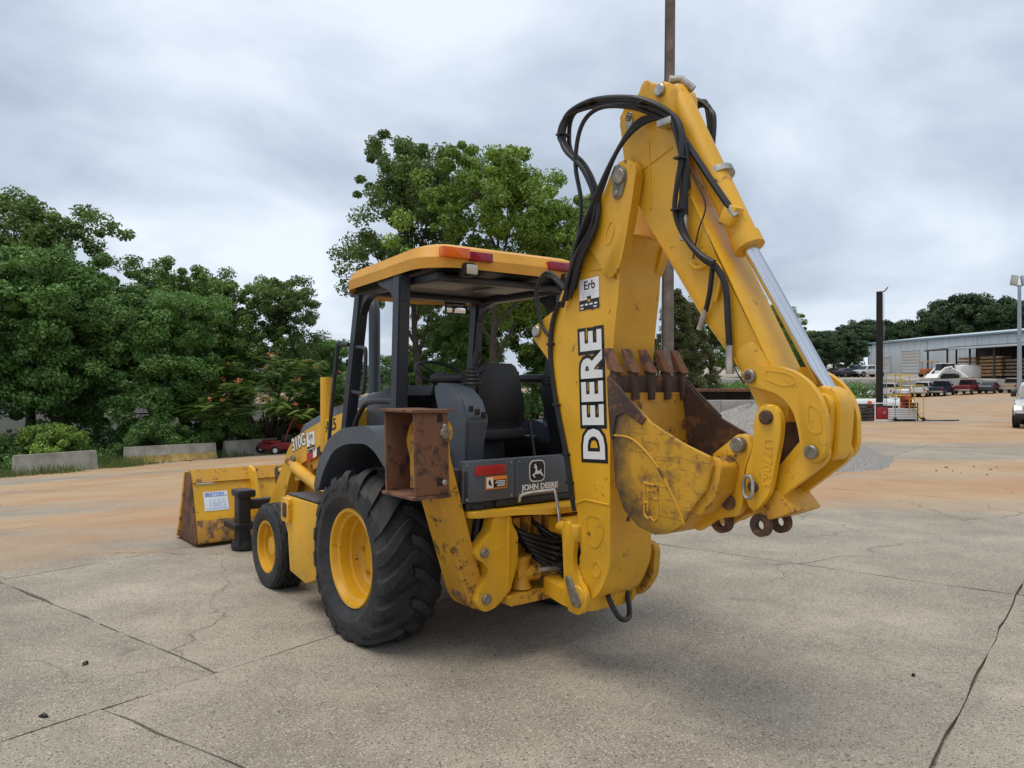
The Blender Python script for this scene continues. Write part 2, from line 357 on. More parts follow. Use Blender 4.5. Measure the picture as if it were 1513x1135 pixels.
# ------------------------------------------------------------------ ground: level yard, falling away to the wood on the left, rising a little at the far right
NX, NY = -0.81, 0.59
def sst(x, a, b):
    t_ = min(1, max(0, (x-a)/(b-a))); return t_*t_*(3-2*t_)
def g(x, y):
    q = NX*x + NY*y - 9.0
    q = q if q > 3 else (0 if q < -3 else (q+3)**2/12)
    fall = -0.0753*min(q, 30)*(1-sst(x, -8, 8))
    return fall + 0.7*sst(x, 44, 66)*sst(y, 60, 100)
bm = bmesh.new()
xs = sorted(set([-600,-400,-250,-160,-110]+list(range(-80, 131, 3))+[160,220,320,450,600])); ys = sorted(set([-120,-60,-30]+list(range(-15, 131, 3))+[150,180,230,300,400,600,900]))
gv = [[bm.verts.new((x, y, g(x, y)-0.03)) for x in xs] for y in ys]
for j in range(len(ys)-1):
    for i in range(len(xs)-1): bm.faces.new((gv[j][i], gv[j][i+1], gv[j+1][i+1], gv[j+1][i]))
ground = tag(from_bm('ground', bm, 'yard', None, 60), kind='structure')
# cast slabs: rows run along d1, cracked cross joints between
d1 = Vector((0.62, 0.785)); d2 = Vector((0.785, -0.62)); WID = 3.62
def slab(c0, c1, a0, a1, sk0=0.0, sk1=0.0):
    nc, na = 14, max(8, int((a1-a0)/0.28)); bm = bmesh.new(); top = []
    jl = [random.uniform(-.012, .012) for _ in range(na+1)]; jr = [random.uniform(-.012, .012) for _ in range(na+1)]
    j0 = [random.uniform(-.014, .018) for _ in range(nc+1)]; j1 = [random.uniform(-.018, .014) for _ in range(nc+1)]
    for i in range(na+1):
        row = []
        for k in range(nc+1):
            fa, fc = i/na, k/nc
            lo = a0+sk0*fc+j0[k]; hi = a1+sk1*fc+j1[k]
            a = lo+(hi-lo)*fa; c = c0+(c1-c0)*fc + (jl[i] if k == 0 else (jr[i] if k == nc else 0))
            p = d1*a+d2*c; row.append(bm.verts.new((p.x, p.y, g(p.x, p.y))))
        top.append(row)
    for i in range(na):
        for k in range(nc): bm.faces.new((top[i][k], top[i][k+1], top[i+1][k+1], top[i+1][k]))
    loop = [top[0][k] for k in range(nc+1)]+[top[i][nc] for i in range(1, na+1)]+[top[na][k] for k in range(nc-1, -1, -1)]+[top[i][0] for i in range(na-1, 0, -1)]
    low = [bm.verts.new((v.co.x, v.co.y, v.co.z-0.026)) for v in loop]
    for i in range(len(loop)):
        j = (i+1) % len(loop); bm.faces.new((loop[i], low[i], low[j], loop[j]))
    from_bm('concrete_slab', bm, 'concrete', ground, 60)
GAP = 0.006
cuts = {-1: [(-4.0, 0), (2.54, 0.0), (7.3, 0)], 0: [(-3.5, 0), (1.88, 0.35), (7.6, 0)], 1: [(-3, 0), (7.62, 0)]}
for col in range(-6, 5):
    c0 = -4.29 + col*WID
    cs = cuts.get(col, [(-4+random.uniform(0, 3), 0)])
    while cs[-1][0] < 24: cs.append((cs[-1][0]+random.uniform(4.6, 6.2), random.uniform(-.1, .1)))
    for (a, ka), (b, kb) in zip(cs, cs[1:]):
        slab(c0+GAP, c0+WID-GAP, a+GAP, b-GAP, ka, kb)

# ================================================================== the backhoe loader (local x forward, y left, z up; origin under the rear axle)
TH = R(37)
BH = empty('backhoe_loader', (-0.317, 5.87, 0), math.pi/2+TH, label='yellow backhoe loader with open canopy and folded digging arm parked on the concrete', cat='backhoe loader')
# ---- wheels
def big_tyre(name, yc, R0, W, axle, par, lugs=18, lug=0.036):
    """lug tyre about the axle at (0,yc,axle)"""
    hw = W/2
    rim = 0.335*R0/0.60
    prof = [(rim-.012, -hw*.72), (rim+.02, -hw*.80), (R0*.70, -hw*.99), (R0*.80, -hw*1.0), (R0*.885, -hw*.95), (R0*.925, -hw*.80), (R0*.94, -hw*.4), (R0*.945, 0)]
    prof = prof + [(r_, -y) for r_, y in prof[-2::-1]]
    bm = bmesh.new(); bm_lathe(bm, prof, 72)
    def surf(y):
        a = abs(y)/hw
        if a < .80: return R0*(.945-.02*(a/.8)**2)
        if a < .95: return R0*(.925-.04*(a-.8)/.15)
        return R0*.885
    for k in range(lugs):
        for side in (-1, 1):
            a0 = 2*math.pi*(k+(0.5 if side > 0 else 0))/lugs
            st = []
            for t_, hh in ((-.06, .7), (.18, 1), (.45, 1), (.72, 1), (.93, 1.0), (1.02, .9)):
                y = side*hw*t_; ang = a0+0.36*max(t_, 0)**1.15; wd = 0.062+0.035*max(t_, 0)
                base = surf(y)-.01; top = surf(min(abs(y), hw*.86))+lug*hh*(1 if t_ < .9 else (.55 if t_ < 1 else .02))
                if t_ > 1: base = R0*.80; top = R0*.86
                st.append((y, ang, wd, base, top))
            rows = []
            for y, ang, wd, base, top in st:
                q = []
                for (da, rr) in ((-wd*1.15, base), (-wd*.8, top), (wd*.8, top), (wd*1.15, base)):
                    q.append(bm.verts.new((rr*math.cos(ang+da), y, rr*math.sin(ang+da))))
                rows.append(q)
            for p_, q_ in zip(rows, rows[1:]):
                for i in range(3): bm.faces.new((p_[i], p_[i+1], q_[i+1], q_[i]))
            bm.faces.new(rows[0]); bm.faces.new(rows[-1][::-1])
    for v in bm.verts:
        v.co.y += yc; v.co.z += axle
        if v.co.z < 0.001:
            v.co.y = yc+(v.co.y-yc)*1.04; v.co.z = 0.001
    return from_bm(name, bm, 'tyre', par, 28)
for sd_ in (1, -1):
    yc = 0.81*sd_
    o_ = sd_
    rimp = [(.335, .155), (.345, .17), (.335, .185), (.318, .18), (.305, .14), (.285, .13), (.278, .06), (.262, .05), (.255, -.01), (.235, -.03), (.20, -.035), (.15, -.02), (.145, .0), (.0, .0)]
    rimp = [(r_, y*o_) for r_, y in rimp]
    wh = lathe('wheel', rimp+[(.0, -.05*o_), (.30, -.16*o_), (.335, -.165*o_)], 'yellow_clean', BH, 64, 'y', (0, yc, .555))
    big_tyre('tyre', yc, 0.605, 0.46, .555, wh)
    b0 = None
    for k in range(8):
        a = k*math.pi/4; px_, pz_ = .215*math.cos(a), .555+.215*math.sin(a)
        if b0 is None: b0 = lathe('wheel_bolt', [(.0, -.02*o_), (.016, -.02*o_), (.016, .022*o_), (.0, .022*o_)], 'yellow_worn', wh, 6, 'y', (0, 0, 0)); bo_ = b0
        else: bo_ = b0.copy(); C.objects.link(bo_)
        bo_.location = (px_, yc-.03*o_, pz_)
    # steer wheel
    yf = 0.86*sd_; ax = .345
    rimf = [(.222, .10), (.232, .112), (.222, .122), (.205, .118), (.20, .075), (.182, .065), (.175, .02), (.13, .01), (.10, .035), (.085, .035), (.08, .075), (.0, .08)]
    wf = lathe('wheel', [(r_, y*o_) for r_, y in rimf]+[(.0, -.05*o_), (.21, -.11*o_), (.222, -.115*o_)], 'yellow_clean', BH, 48, 'y', (1.70, yf, ax))
    bm = bmesh.new()
    hw = .135; R0 = .372
    pf = [(.215, -hw*.8), (.24, -hw*.95), (.29, -hw*1.04), (.335, -hw*.98), (.36, -hw*.82)]
    rib = []
    for i in range(5):
        c0_ = -hw*.82+i*hw*.41
        rib += [(R0, c0_+.012), (R0, c0_+hw*.41-.016), (R0-.014, c0_+hw*.41-.012), (R0-.014, c0_+hw*.41-.001)] if i < 4 else []
    pf = pf + [(r_, y) for r_, y in rib] + [(r_, -y) for r_, y in pf[::-1]]
    rings = bm_lathe(bm, pf, 90)
    for ri_, ring in enumerate(rings):               # zig-zag ribs
        if 5 <= ri_ < len(rings)-5:
            for k, v in enumerate(ring): v.co.y += .007*(1 if (k//3) % 2 else -1)
    for v in bm.verts:
        v.co.x += 1.70; v.co.y += yf; v.co.z = max(.001, v.co.z+ax)
    from_bm('tyre', bm, 'tyre', wf, 30)
tube('axle', [(0, -.72, .555), (0, -.3, .56), (0, .3, .56), (0, .72, .555)], [.13, .15, .15, .13], 'yellow_worn', BH, 16)
tube('axle', [(1.70, -.78, .345), (1.70, -.3, .42), (1.70, .3, .42), (1.70, .78, .345)], [.06, .08, .08, .06], 'yellow_worn', BH, 12)
prism('chassis', [(-.80, .42), (-.80, .85), (.3, .92), (1.0, .85), (2.55, .85), (2.6, .5), (2.2, .45), (.9, .45), (.2, .40)], -.30, .30, 'yellow_worn', BH)
# ---- fenders
for sd_ in (1, -1):
    outer = [(.80, .93), (.70, 1.16), (.50, 1.35), (.26, 1.435), (-.12, 1.47), (-.30, 1.40), (-.52, 1.215), (-.60, 1.08)]
    inner = [(-.54, 1.07), (-.44, 1.165), (-.24, 1.30), (-.10, 1.345), (.20, 1.325), (.42, 1.265), (.60, 1.10), (.70, .93)]
    fo = prism('fender', fillet(outer+inner, .08, 4), min(.55*sd_, .93*sd_), max(.55*sd_, .93*sd_), 'slate', BH, 'y', .035)
    prism('fender_liner', [(.66, .9), (.56, 1.12), (.38, 1.27), (.18, 1.32), (-.12, 1.335), (-.26, 1.29), (-.46, 1.15), (-.56, 1.0), (-.5, .7), (.5, .7)], *sorted((.50*sd_, .57*sd_)), 'black', fo, 'y', 0)
# ---- step box between the wheels
bx = prism('battery_box', [(.55, .30), (.55, .85), (1.19, .85), (1.20, .62), (1.13, .56), (1.10, .26), (.78, .22)], .70, 1.0, 'yellow', BH, 'y', .008)
prism('box_lid', [(.55, .853), (.55, .868), (1.18, .868), (1.18, .853)], .72, .985, 'blackm', bx, 'y', .003)
prism('lamp_guard', fillet([(1.21, .65), (1.21, .84), (1.05, .84), (1.05, .65)], .02), 1.0, 1.03, 'yellow', bx, 'y', .004)
prism('lamp_recess', fillet([(1.17, .685), (1.17, .80), (1.09, .80), (1.09, .685)], .015), 1.02, 1.036, 'rust_dark', bx, 'y', .002)
prism('battery_box', [(.55, .30), (.55, .85), (1.19, .85), (1.20, .62), (1.13, .56), (1.10, .26), (.78, .22)], -1.0, -.70, 'yellow', BH, 'y', .008)
# ---- hood, dash, platform
hd = prism('hood', [(.78, .92), (.78, 1.66), (1.0, 1.68), (1.7, 1.54), (2.45, 1.36), (2.62, 1.2), (2.62, .80)], -.36, .36, 'slate', BH, 'y', .05)
prism('hood_side', [(.82, .95), (.82, 1.44), (1.7, 1.36), (2.5, 1.2), (2.5, .9)], -.375, .375, 'yellow', hd, 'y', .008)
tube('exhaust_stack', [(1.42, .09, 1.55), (1.42, .09, 1.62), (1.42, .09, 1.66), (1.42, .09, 2.40), (1.45, .09, 2.47), (1.52, .09, 2.52)], [.075, .075, .052, .052, .052, .052], 'post', BH, 18)
tube('lift_strut', [(1.60, .47, 1.15), (1.60, .47, 1.81)], .055, 'yellow', BH, 20)
prism('dash', [(.45, 1.02), (.55, 1.55), (.48, 1.66), (.62, 1.74), (.80, 1.70), (.80, 1.02)], -.34, .34, 'black', BH, 'y', .02)
prism('side_cowl', [(.36, 1.05), (.42, 1.58), (.60, 1.70), (.92, 1.66), (.95, 1.05)], .30, .42, 'slate', BH, 'y', .02)
prism('platform', [(-.93, .97), (-.93, 1.01), (.9, 1.01), (.9, .97)], -.66, .66, 'blackm', BH, 'y', .004)
prism('inner_wall', [(-.55, 1.01), (-.55, 1.30), (.6, 1.36), (.6, 1.01)], .50, .56, 'black', BH, 'y', .01)
prism('inner_wall', [(-.55, 1.01), (-.55, 1.30), (.6, 1.36), (.6, 1.01)], -.56, -.50, 'black', BH, 'y', .01)
# ---- seat
st = prism('seat', fillet([(-.24, 1.33), (-.26, 1.42), (.16, 1.47), (.22, 1.43), (.2, 1.33)], .04), -.25, .25, 'seat', BH, 'y', .03)
sb = prism('backrest', fillet([(-.235, 1.42), (-.235, 1.62), (-.20, 1.72), (-.175, 1.90), (.175, 1.90), (.20, 1.72), (.235, 1.62), (.235, 1.42)], .06, 5), -.37, -.25, 'seat', st, 'x', .03)
prism('back_panel', fillet([(-.19, 1.46), (-.19, 1.78), (-.15, 1.85), (.15, 1.85), (.19, 1.78), (.19, 1.46)], .04, 4), -.385, -.36, 'black', st, 'x', .008)
prism('cushion_roll', fillet([(-.40, 1.34), (-.40, 1.43), (-.25, 1.43), (-.25, 1.34)], .03), -.21, .21, 'seat', st, 'y', .015)
prism('pedestal', [(-.26, 1.01), (-.20, 1.33), (.12, 1.33), (.18, 1.01)], -.17, .17, 'black', st, 'y', .01)
# ---- steering wheel
sw_c = Vector((.44, .0, 1.835)); tl = Matrix.Translation(sw_c) @ Matrix.Rotation(R(-28), 4, 'Y')
bm = bmesh.new()
N = 40; ringp = [Vector((.205*math.cos(2*math.pi*k/N), .205*math.sin(2*math.pi*k/N), 0)) for k in range(N)]
rr_ = []
for k in range(N):
    c_ = ringp[k]; n_ = c_.normalized(); rr_.append([bm.verts.new(tl @ (c_+n_*(.0135*math.cos(j*math.pi/4))+Vector((0, 0, .0135*math.sin(j*math.pi/4))))) for j in range(8)])
for k in range(N):
    for j in range(8): bm.faces.new((rr_[k][j], rr_[k][(j+1) % 8], rr_[(k+1) % N][(j+1) % 8], rr_[(k+1) % N][j]))
swo = from_bm('steering_wheel', bm, 'black', BH, 60)
bm = bmesh.new()
for k in range(3):
    a = k*2*math.pi/3+.5; bm_tube(bm, [tl @ Vector((0, 0, -.03)), tl @ Vector((.2*math.cos(a), .2*math.sin(a), 0))], .010, 8)
bm_tube(bm, [tl @ Vector((0, 0, .0)), tl @ Vector((0, 0, -.06))], .04, 14)
from_bm('spokes', bm, 'black', swo)
tube('steering_column', [tl @ Vector((0, 0, -.05)), Vector((.60, 0, 1.45))], .035, 'black', BH)
# ---- control towers either side of the seat
for sd_ in (1, -1):
    y0, y1 = sorted((.37*sd_, .55*sd_))
    bm = bmesh.new()
    lo = [(-.74, y0+.02), (-.74, y1-.03), (-.48, y1-.03), (-.48, y0+.02)]
    prof_ = [(lo, 1.01), ([(-.74, y0+.01), (-.74, y1-.02), (-.46, y1-.02), (-.46, y0+.01)], 1.35), ([(-.78, y0), (-.78, y1), (-.42, y1), (-.42, y0)], 1.52), ([(-.70, y0), (-.70, y1), (-.36, y1), (-.36, y0)], 1.66), ([(-.60, y0+.01), (-.60, y1-.01), (-.36, y1-.01), (-.36, y0+.01)], 1.73)]
    rows = [[bm.verts.new((x, y, z + (.03 if (z > 1.5 and x > -.5) else 0))) for x, y in q] for q, z in prof_]
    for a, b in zip(rows, rows[1:]):
        for k in range(4): bm.faces.new((a[k], a[(k+1) % 4], b[(k+1) % 4], b[k]))
    bm.faces.new(rows[0]); bm.faces.new(rows[-1][::-1])
    bmesh.ops.recalc_face_normals(bm, faces=bm.faces)
    bmesh.ops.bevel(bm, geom=bm.edges[:], offset=.018, segments=2, affect='EDGES', clamp_overlap=True)
    tw = from_bm('control_tower', bm, 'slate' if sd_ > 0 else 'black', BH)
    jy = .36*sd_
    bm = bmesh.new()
    for k in range(5): bm_lathe(bm, [(.058-.007*k, 1.74+.026*k), (.062-.007*k, 1.752+.026*k), (.05-.007*k, 1.764+.026*k)], 18, 'z', (-.56, jy, 0))
    from_bm('lever_boot', bm, 'black', tw)
    tube('lever', [(-.56, jy, 1.76), (-.57, jy, 1.86), (-.60, jy-.02, 1.97)], [.016, .02, .025], 'black', tw, 10)
    tube('arm_rest', [(-.46, jy+.0*sd_, 1.79), (-.12, jy+.04*sd_, 1.79)], .034, 'black', tw, 12)
    bm = bmesh.new()
    for k in range(3): bm_box(bm, (-.795, y0+.04+.05*k, 1.53+.02*k), (-.775, y0+.07+.05*k, 1.57+.02*k), .003)
    from_bm('switches', bm, 'black', tw)
tube('floor_lever', [(-.80, -.03, 1.0), (-.72, -.02, 1.42), (-.70, -.02, 1.50)], .011, 'blackm', BH)
# ---- canopy
for (y, top, bot, rear) in ((.69, (-.18, 2.50), (-.12, 1.30), 1), (-.69, (-.18, 2.50), (-.12, 1.30), 1), (.58, (.66, 2.46), (.95, 1.25), 0), (-.58, (.74, 2.50), (.90, 1.25), 0)):
    s_ = .045
    bm = bmesh.new()
    for (sx_, z_) in ():
        pass
    a = Vector((bot[0], y, bot[1])); b = Vector((top[0], y, top[1]))
    d_ = (b-a).normalized(); xx = Vector((0, 1, 0)); yy = d_.cross(xx).normalized()
    ra = [bm.verts.new(a+xx*(i*s_)+yy*(j*s_*1.15)) for i, j in ((-1,-1),(1,-1),(1,1),(-1,1))]; rb = [bm.verts.new(b+xx*(i*s_)+yy*(j*s_*1.15)) for i, j in ((-1,-1),(1,-1),(1,1),(-1,1))]
    for k in range(4): bm.faces.new((ra[k], ra[(k+1) % 4], rb[(k+1) % 4], rb[k]))
    bm.faces.new(ra[::-1]); bm.faces.new(rb)
    bmesh.ops.bevel(bm, geom=bm.edges[:], offset=.012, segments=2, affect='EDGES', clamp_overlap=True)
    po = from_bm('canopy_post', bm, 'post', BH)
    if rear:   # gusset sweeping into the roof frame
        prism('gusset', fillet([(top[0]-.05, 2.30), (top[0]-.05, 2.52), (top[0]+.34, 2.52), (top[0]+.30, 2.46), (top[0]+.10, 2.40), (top[0]+.05, 2.28)], .04), y-.03, y+.03, 'post', po, 'y', .008)
    else:
        prism('gusset', fillet([(top[0]+.04, 2.30), (top[0]+.05, 2.50), (top[0]-.34, 2.50), (top[0]-.30, 2.45), (top[0]-.10, 2.40), (top[0]-.02, 2.28)], .04), y-.03, y+.03, 'post', po, 'y', .008)
def roof_ring(ins, zf):
    o_ = [(-.62+ins, .56), (-.62+ins, -.56), (-.48+ins*.75, -.74+ins), (.60-ins*.6, -.74+ins), (.88-ins, -.50), (.98-ins, 0), (.88-ins, .50), (.60-ins*.6, .74-ins), (-.48+ins*.75, .74-ins)]
    o_ = [(x, y*(1-ins*.3) if abs(y) < .6 else y) for x, y in o_]
    return [(x, y, zf(x)) for x, y in fillet(o_, .10, 4)]
zb = lambda x: 2.515-.055*(x+.6)/1.5-.02*max(0, x-.3)
zt = lambda x: 2.655-.085*max(0, (x+.3)/1.2)**1.4
bm = bmesh.new()
rings = [roof_ring(.05, lambda x: zb(x)+.03), roof_ring(.0, zb), roof_ring(-.005, lambda x: (zb(x)+zt(x))/2), roof_ring(.03, zt), roof_ring(.13, lambda x: zt(x)+.035), roof_ring(.34, lambda x: zt(x)+.065)]
vr = [[bm.verts.new(p) for p in r_] for r_ in rings]
for a, b in zip(vr, vr[1:]):
    n = len(a)
    for k in range(n): bm.faces.new((a[k], a[(k+1) % n], b[(k+1) % n], b[k]))
bm.faces.new(vr[-1])
rf = from_bm('canopy_roof', bm, 'roof_yellow', BH, 28)
bm = bmesh.new(); vv = [bm.verts.new((x, y, z+.004)) for x, y, z in roof_ring(.045, lambda x: zb(x)+.02)]; lo_ = [bm.verts.new((v.co.x, v.co.y, v.co.z+.02)) for v in vv]
bm.faces.new(vv); bm.faces.new(lo_[::-1])
for k in range(len(vv)): bm.faces.new((vv[k], vv[(k+1) % len(vv)], lo_[(k+1) % len(vv)], lo_[k]))
hl = from_bm('headliner', bm, 'black', rf)
for y in (.58, -.58): box('roof_rail', (-.50, y-.04, 2.44), (.80, y+.04, 2.50), 'post', rf, .012)
for x in (-.42, .62): box('roof_rail', (x-.04, -.535, 2.445), (x+.04, .535, 2.495), 'post', rf, .012)
box('roof_panel', (-.34, -.40, 2.468), (.10, -.08, 2.486), 'slate', rf, .008)
box('roof_panel', (-.34, .08, 2.468), (.10, .46, 2.486), 'slate', rf, .008)
for sd_ in (1, -1):
    y0, y1 = sorted((.655*sd_, .44*sd_)); box('turn_lamp', (-.655, y0, 2.575), (-.60, y1, 2.645), 'amber_lens', rf, .008)
    y0, y1 = sorted((.437*sd_, .25*sd_)); box('tail_lamp', (-.65, y0, 2.568), (-.60, y1, 2.632), 'red_lens', rf, .008)
    wl = box('work_lamp', (-.66, .43*sd_-.055, 2.465), (-.56, .43*sd_+.055, 2.555), 'black', rf, .025)
    box('lamp_lens', (-.668, .43*sd_-.042, 2.475), (-.655, .43*sd_+.042, 2.54), 'lamp_glass', wl, .006)
mr = box('rear_view_mirror', (.69, -.42, 2.35), (.715, -.21, 2.46), 'black', rf, .012)
box('mirror_glass', (.684, -.41, 2.36), (.693, -.22, 2.45), 'mirror', mr, .004)
tube('mirror_arm', [(.70, -.31, 2.45), (.70, -.31, 2.52)], .01, 'black', mr)
# grab handle on the front left post
tube('grab_handle', [(1.06, .66, 1.22), (1.02, .70, 1.30), (.86, .70, 2.02), (.82, .69, 2.06), (.74, .66, 2.06)], .016, 'post', BH, 10, 5)
tube('grab_handle', [(.74, .60, 2.04), (.56, .62, 2.03), (.52, .62, 1.98), (.55, .62, 1.72), (.60, .62, 1.68), (.80, .60, 1.69)], .016, 'post', BH, 10, 5)
tube('fender_hose', [(.05, .60, 1.62), (.35, .62, 1.62), (.55, .62, 1.58), (.72, .62, 1.40), (.74, .60, 1.2)], .02, 'hose', BH, 8, 5)
# ---- rear panel
for nm, y0, y1 in (('rear_panel', .30, .70), ('rear_panel', -.295, .295), ('rear_panel', -.70, -.30)):
    rp = box(nm, (-.955, y0, 1.018), (-.90, y1, 1.275), 'slate', BH, .008)
    if y0 == .30:
        box('reflector', (-.962, .375, 1.182), (-.954, .61, 1.243), 'red_refl', rp, .002)
        wsn = box('warning_label', (-.960, .365, 1.092), (-.954, .53, 1.172), 'orange', rp, .001)
        box('label_face', (-.9615, .475, 1.10), (-.9595, .522, 1.164), 'white', wsn, 0)
        box('label_face', (-.9615, .373, 1.10), (-.9595, .47, 1.148), 'decal_black', wsn, 0)
        bm = bmesh.new()
        for k in range(4): bm_box(bm, (-.963, .382, 1.107+.010*k), (-.9612, .382+random.uniform(.06, .08), 1.112+.010*k))
        from_bm('label_lines', bm, 'white', wsn)
        prism('pictogram', [(.485, 1.11), (.500, 1.155), (.512, 1.14), (.508, 1.12)], -.963, -.9612, 'decal_black', wsn, 'x', 0)
    if y0 == -.295:
        text('lettering', 'JOHN DEERE', .052, 'white', rp, (-.9562, .242, 1.062), (0, -1, 0), (0, 0, 1), 1.02, .0018)
        def sq(r_): return [(.117+r_*1.0*math.copysign(abs(math.cos(a))**.5, math.cos(a)), 1.182+r_*1.08*math.copysign(abs(math.sin(a))**.5, math.sin(a))) for a in [k*2*math.pi/40 for k in range(40)]]
        ob = prism('emblem', sq(.066), -.9566, -.9548, 'white', rp, 'x', 0)
        prism('emblem_field', sq(.059), -.9578, -.9562, 'decal_black', ob, 'x', 0)
        deer = [(-.040, -.012), (-.022, -.006), (-.014, .012), (-.016, .026), (-.028, .030), (-.026, .038), (-.018, .040), (-.030, .052), (-.020, .050), (-.012, .056), (-.012, .046), (-.004, .040), (-.004, .022), (.002, .008), (.024, .008), (.028, .020), (.034, .014), (.032, .002), (.052, -.026), (.048, -.032), (.022, -.010), (.002, -.014), (-.016, -.012), (-.028, -.018), (-.016, -.034), (-.022, -.036), (-.040, -.020)]
        prism('emblem_deer', [(.117-x, 1.182+z-.008) for x, z in deer], -.9592, -.9575, 'white', ob, 'x', 0)
    bm = bmesh.new()
    for yy_ in (y0+.03, y1-.03):
        for zz_ in (1.04, 1.25): bm_lathe(bm, [(.0, -.962), (.008, -.962), (.009, -.954)], 8, 'x', (0, yy_, zz_))
    from_bm('panel_screws', bm, 'steel', rp)
prism('panel_corner', [(-.955, .70), (-.90, .70), (-.60, .80), (-.60, .72), (-.87, .62), (-.955, .66)], 1.02, 1.22, 'slate', BH, 'z', .006)
box('platform_mount', (-.96, -.45, .975), (-.80, .45, 1.016), 'black', BH, .006)
for y in (.56, -.56): lathe('rubber_mount', [(.0, .955), (.06, .955), (.07, .975), (.06, 1.0), (.07, 1.02), (.0, 1.02)], 'black', BH, 20, 'z', (-.88, y, 0))
# ---- rear frame
prism('frame_top', fillet([(-1.05, .30), (-1.16, .14), (-1.16, -.14), (-1.05, -.30), (-.98, -.66), (-.75, -.66), (-.75, .66), (-.98, .66)], .05), .925, .965, 'yellow', BH, 'z', .006)
for sd_ in (1, -1):
    pl = [(.36, .93), (.50, .93), (.515, .84), (.605, .75), (.63, .71), (.61, .67), (.552, .64), (.535, .575), (.605, .47), (.63, .42), (.60, .36), (.55, .345), (.45, .37), (.415, .43), (.36, .44), (.36, .52), (.31, .58), (.31, .80), (.36, .87)]
    fp = prism('frame_plate', [(y*sd_, z) for y, z in fillet(pl, .035)], -1.0, -.90, 'yellow', BH, 'x', .008)
    prism('frame_rib', [(.385*sd_, .45), (.385*sd_, .92), (.405*sd_, .92), (.405*sd_, .45)], -1.018, -.995, 'yellow', fp, 'x', .004)
    pin('pin', (.572*sd_, .711), .030, -1.02, -.88, 'pin', fp, 'x'); pin('pin', (.557*sd_, .424), .033, -1.02, -.66, 'pin', fp, 'x')
    prism('frame_side', [(-.90, .40), (-.90, .93), (-.55, .93), (-.55, .45)], *sorted((.40*sd_, .44*sd_)), 'yellow_worn', fp, 'y', .004)
prism('frame_bottom', [(-1.04, .36), (-1.04, .42), (-.70, .42), (-.70, .36)], -.40, .40, 'yellow_worn', BH, 'y', .006)
prism('frame_back', [(-.74, .40), (-.74, .93), (-.70, .93), (-.70, .40)], -.42, .42, 'black', BH, 'y', 0)
vb_ = box('valve_block', (-.86, -.26, .70), (-.74, .30, .90), 'rust_dark', BH, .01)
bm = bmesh.new()
for k in range(6): bm_box(bm, (-.90, .24-.09*k-.03, .74), (-.85, .24-.09*k+.03, .88), .008)
from_bm('valve_spools', bm, 'yellow_worn', vb_)
for k in range(14):
    z0 = .88-.04*(k % 6); y0 = .28-.03*k
    tube('hose', [(-.86, y0, z0-.03), (-.95, y0-.04, z0-.09), (-1.02, y0*.4-.05, z0-.15), (-1.12, -.06+.03*(k % 4), z0-.17), (-1.22, -.05+.03*(k % 4), .62-.01*k)], .017, 'hose', BH, 8, 5)
sc_ = tube('swing_cylinder', [(-.92, .27, .52), (-.96, .12, .53)], .055, 'yellow_worn', BH, 16)
tube('cylinder_rod', [(-.95, .14, .53), (-1.06, -.08, .545)], .024, 'steel', sc_, 12)
lathe('trunnion', [(.0, .43), (.07, .43), (.055, .47), (.055, .60), (.07, .64), (.0, .64)], 'yellow_worn', sc_, 20, 'z', (-.93, .23, 0))
box('rod_eye', (-1.12, -.13, .47), (-1.0, -.03, .60), 'yellow', sc_, .02)
# ---- swing casting
for nm, z0, z1, pts in (('swing_casting', .40, .50, [(-1.0, .12), (-1.0, -.12), (-1.32, -.21), (-1.52, -.21), (-1.52, .21), (-1.32, .21)]), ('swing_casting', .80, .90, [(-1.0, .09), (-1.0, -.09), (-1.34, -.12), (-1.36, -.21), (-1.44, -.21), (-1.44, .21), (-1.36, .21), (-1.34, .12)])):
    prism(nm, fillet(pts, .06), z0, z1, 'yellow', BH, 'z', .012)
for sd_ in (1, -1):
    cs_ = prism('casting_cheek', fillet([(-1.34, .40), (-1.33, .62), (-1.31, .90), (-1.37, .93), (-1.43, .82), (-1.41, .70), (-1.43, .60), (-1.54, .52), (-1.52, .40), (-1.42, .36)], .04), *sorted((.175*sd_, .212*sd_)), 'yellow', BH, 'y', .012)
    prism('pin_retainer', fillet([(-1.39, .60), (-1.35, .585), (-1.42, .42), (-1.48, .42), (-1.50, .47)], .035, 5), *sorted((.212*sd_, .226*sd_)), 'pin', cs_, 'y', .004)
    pin('pin', (-1.455, .49), .06, .20*sd_, .220*sd_, 'yellow', cs_)
    prism('rear_gusset', fillet([(-1.40, .80), (-1.68, .78), (-1.66, .58), (-1.55, .44), (-1.42, .42)], .05), *sorted((-.27 if sd_ < 0 else .255, -.22 if sd_ < 0 else .19)), 'yellow_worn', cs_, 'y', .008) if sd_ < 0 else None
tube('lock_boss', [(-1.22, .13, .85), (-1.33, .18, .86)], [.045, .035], 'yellow', BH, 16)
tube('lock_handle', [(-1.00, .30, 1.0), (-1.02, .28, 1.05), (-1.12, .14, 1.075), (-1.14, .12, 1.07), (-1.20, .14, .93), (-1.22, .15, .86)], .010, 'steel', BH, 8, 5)
tube('hose', [(-1.40, -.05, .62), (-1.55, .05, .48), (-1.62, .02, .36), (-1.58, -.1, .35), (-1.5, -.15, .5)], .017, 'hose', BH, 8, 6)
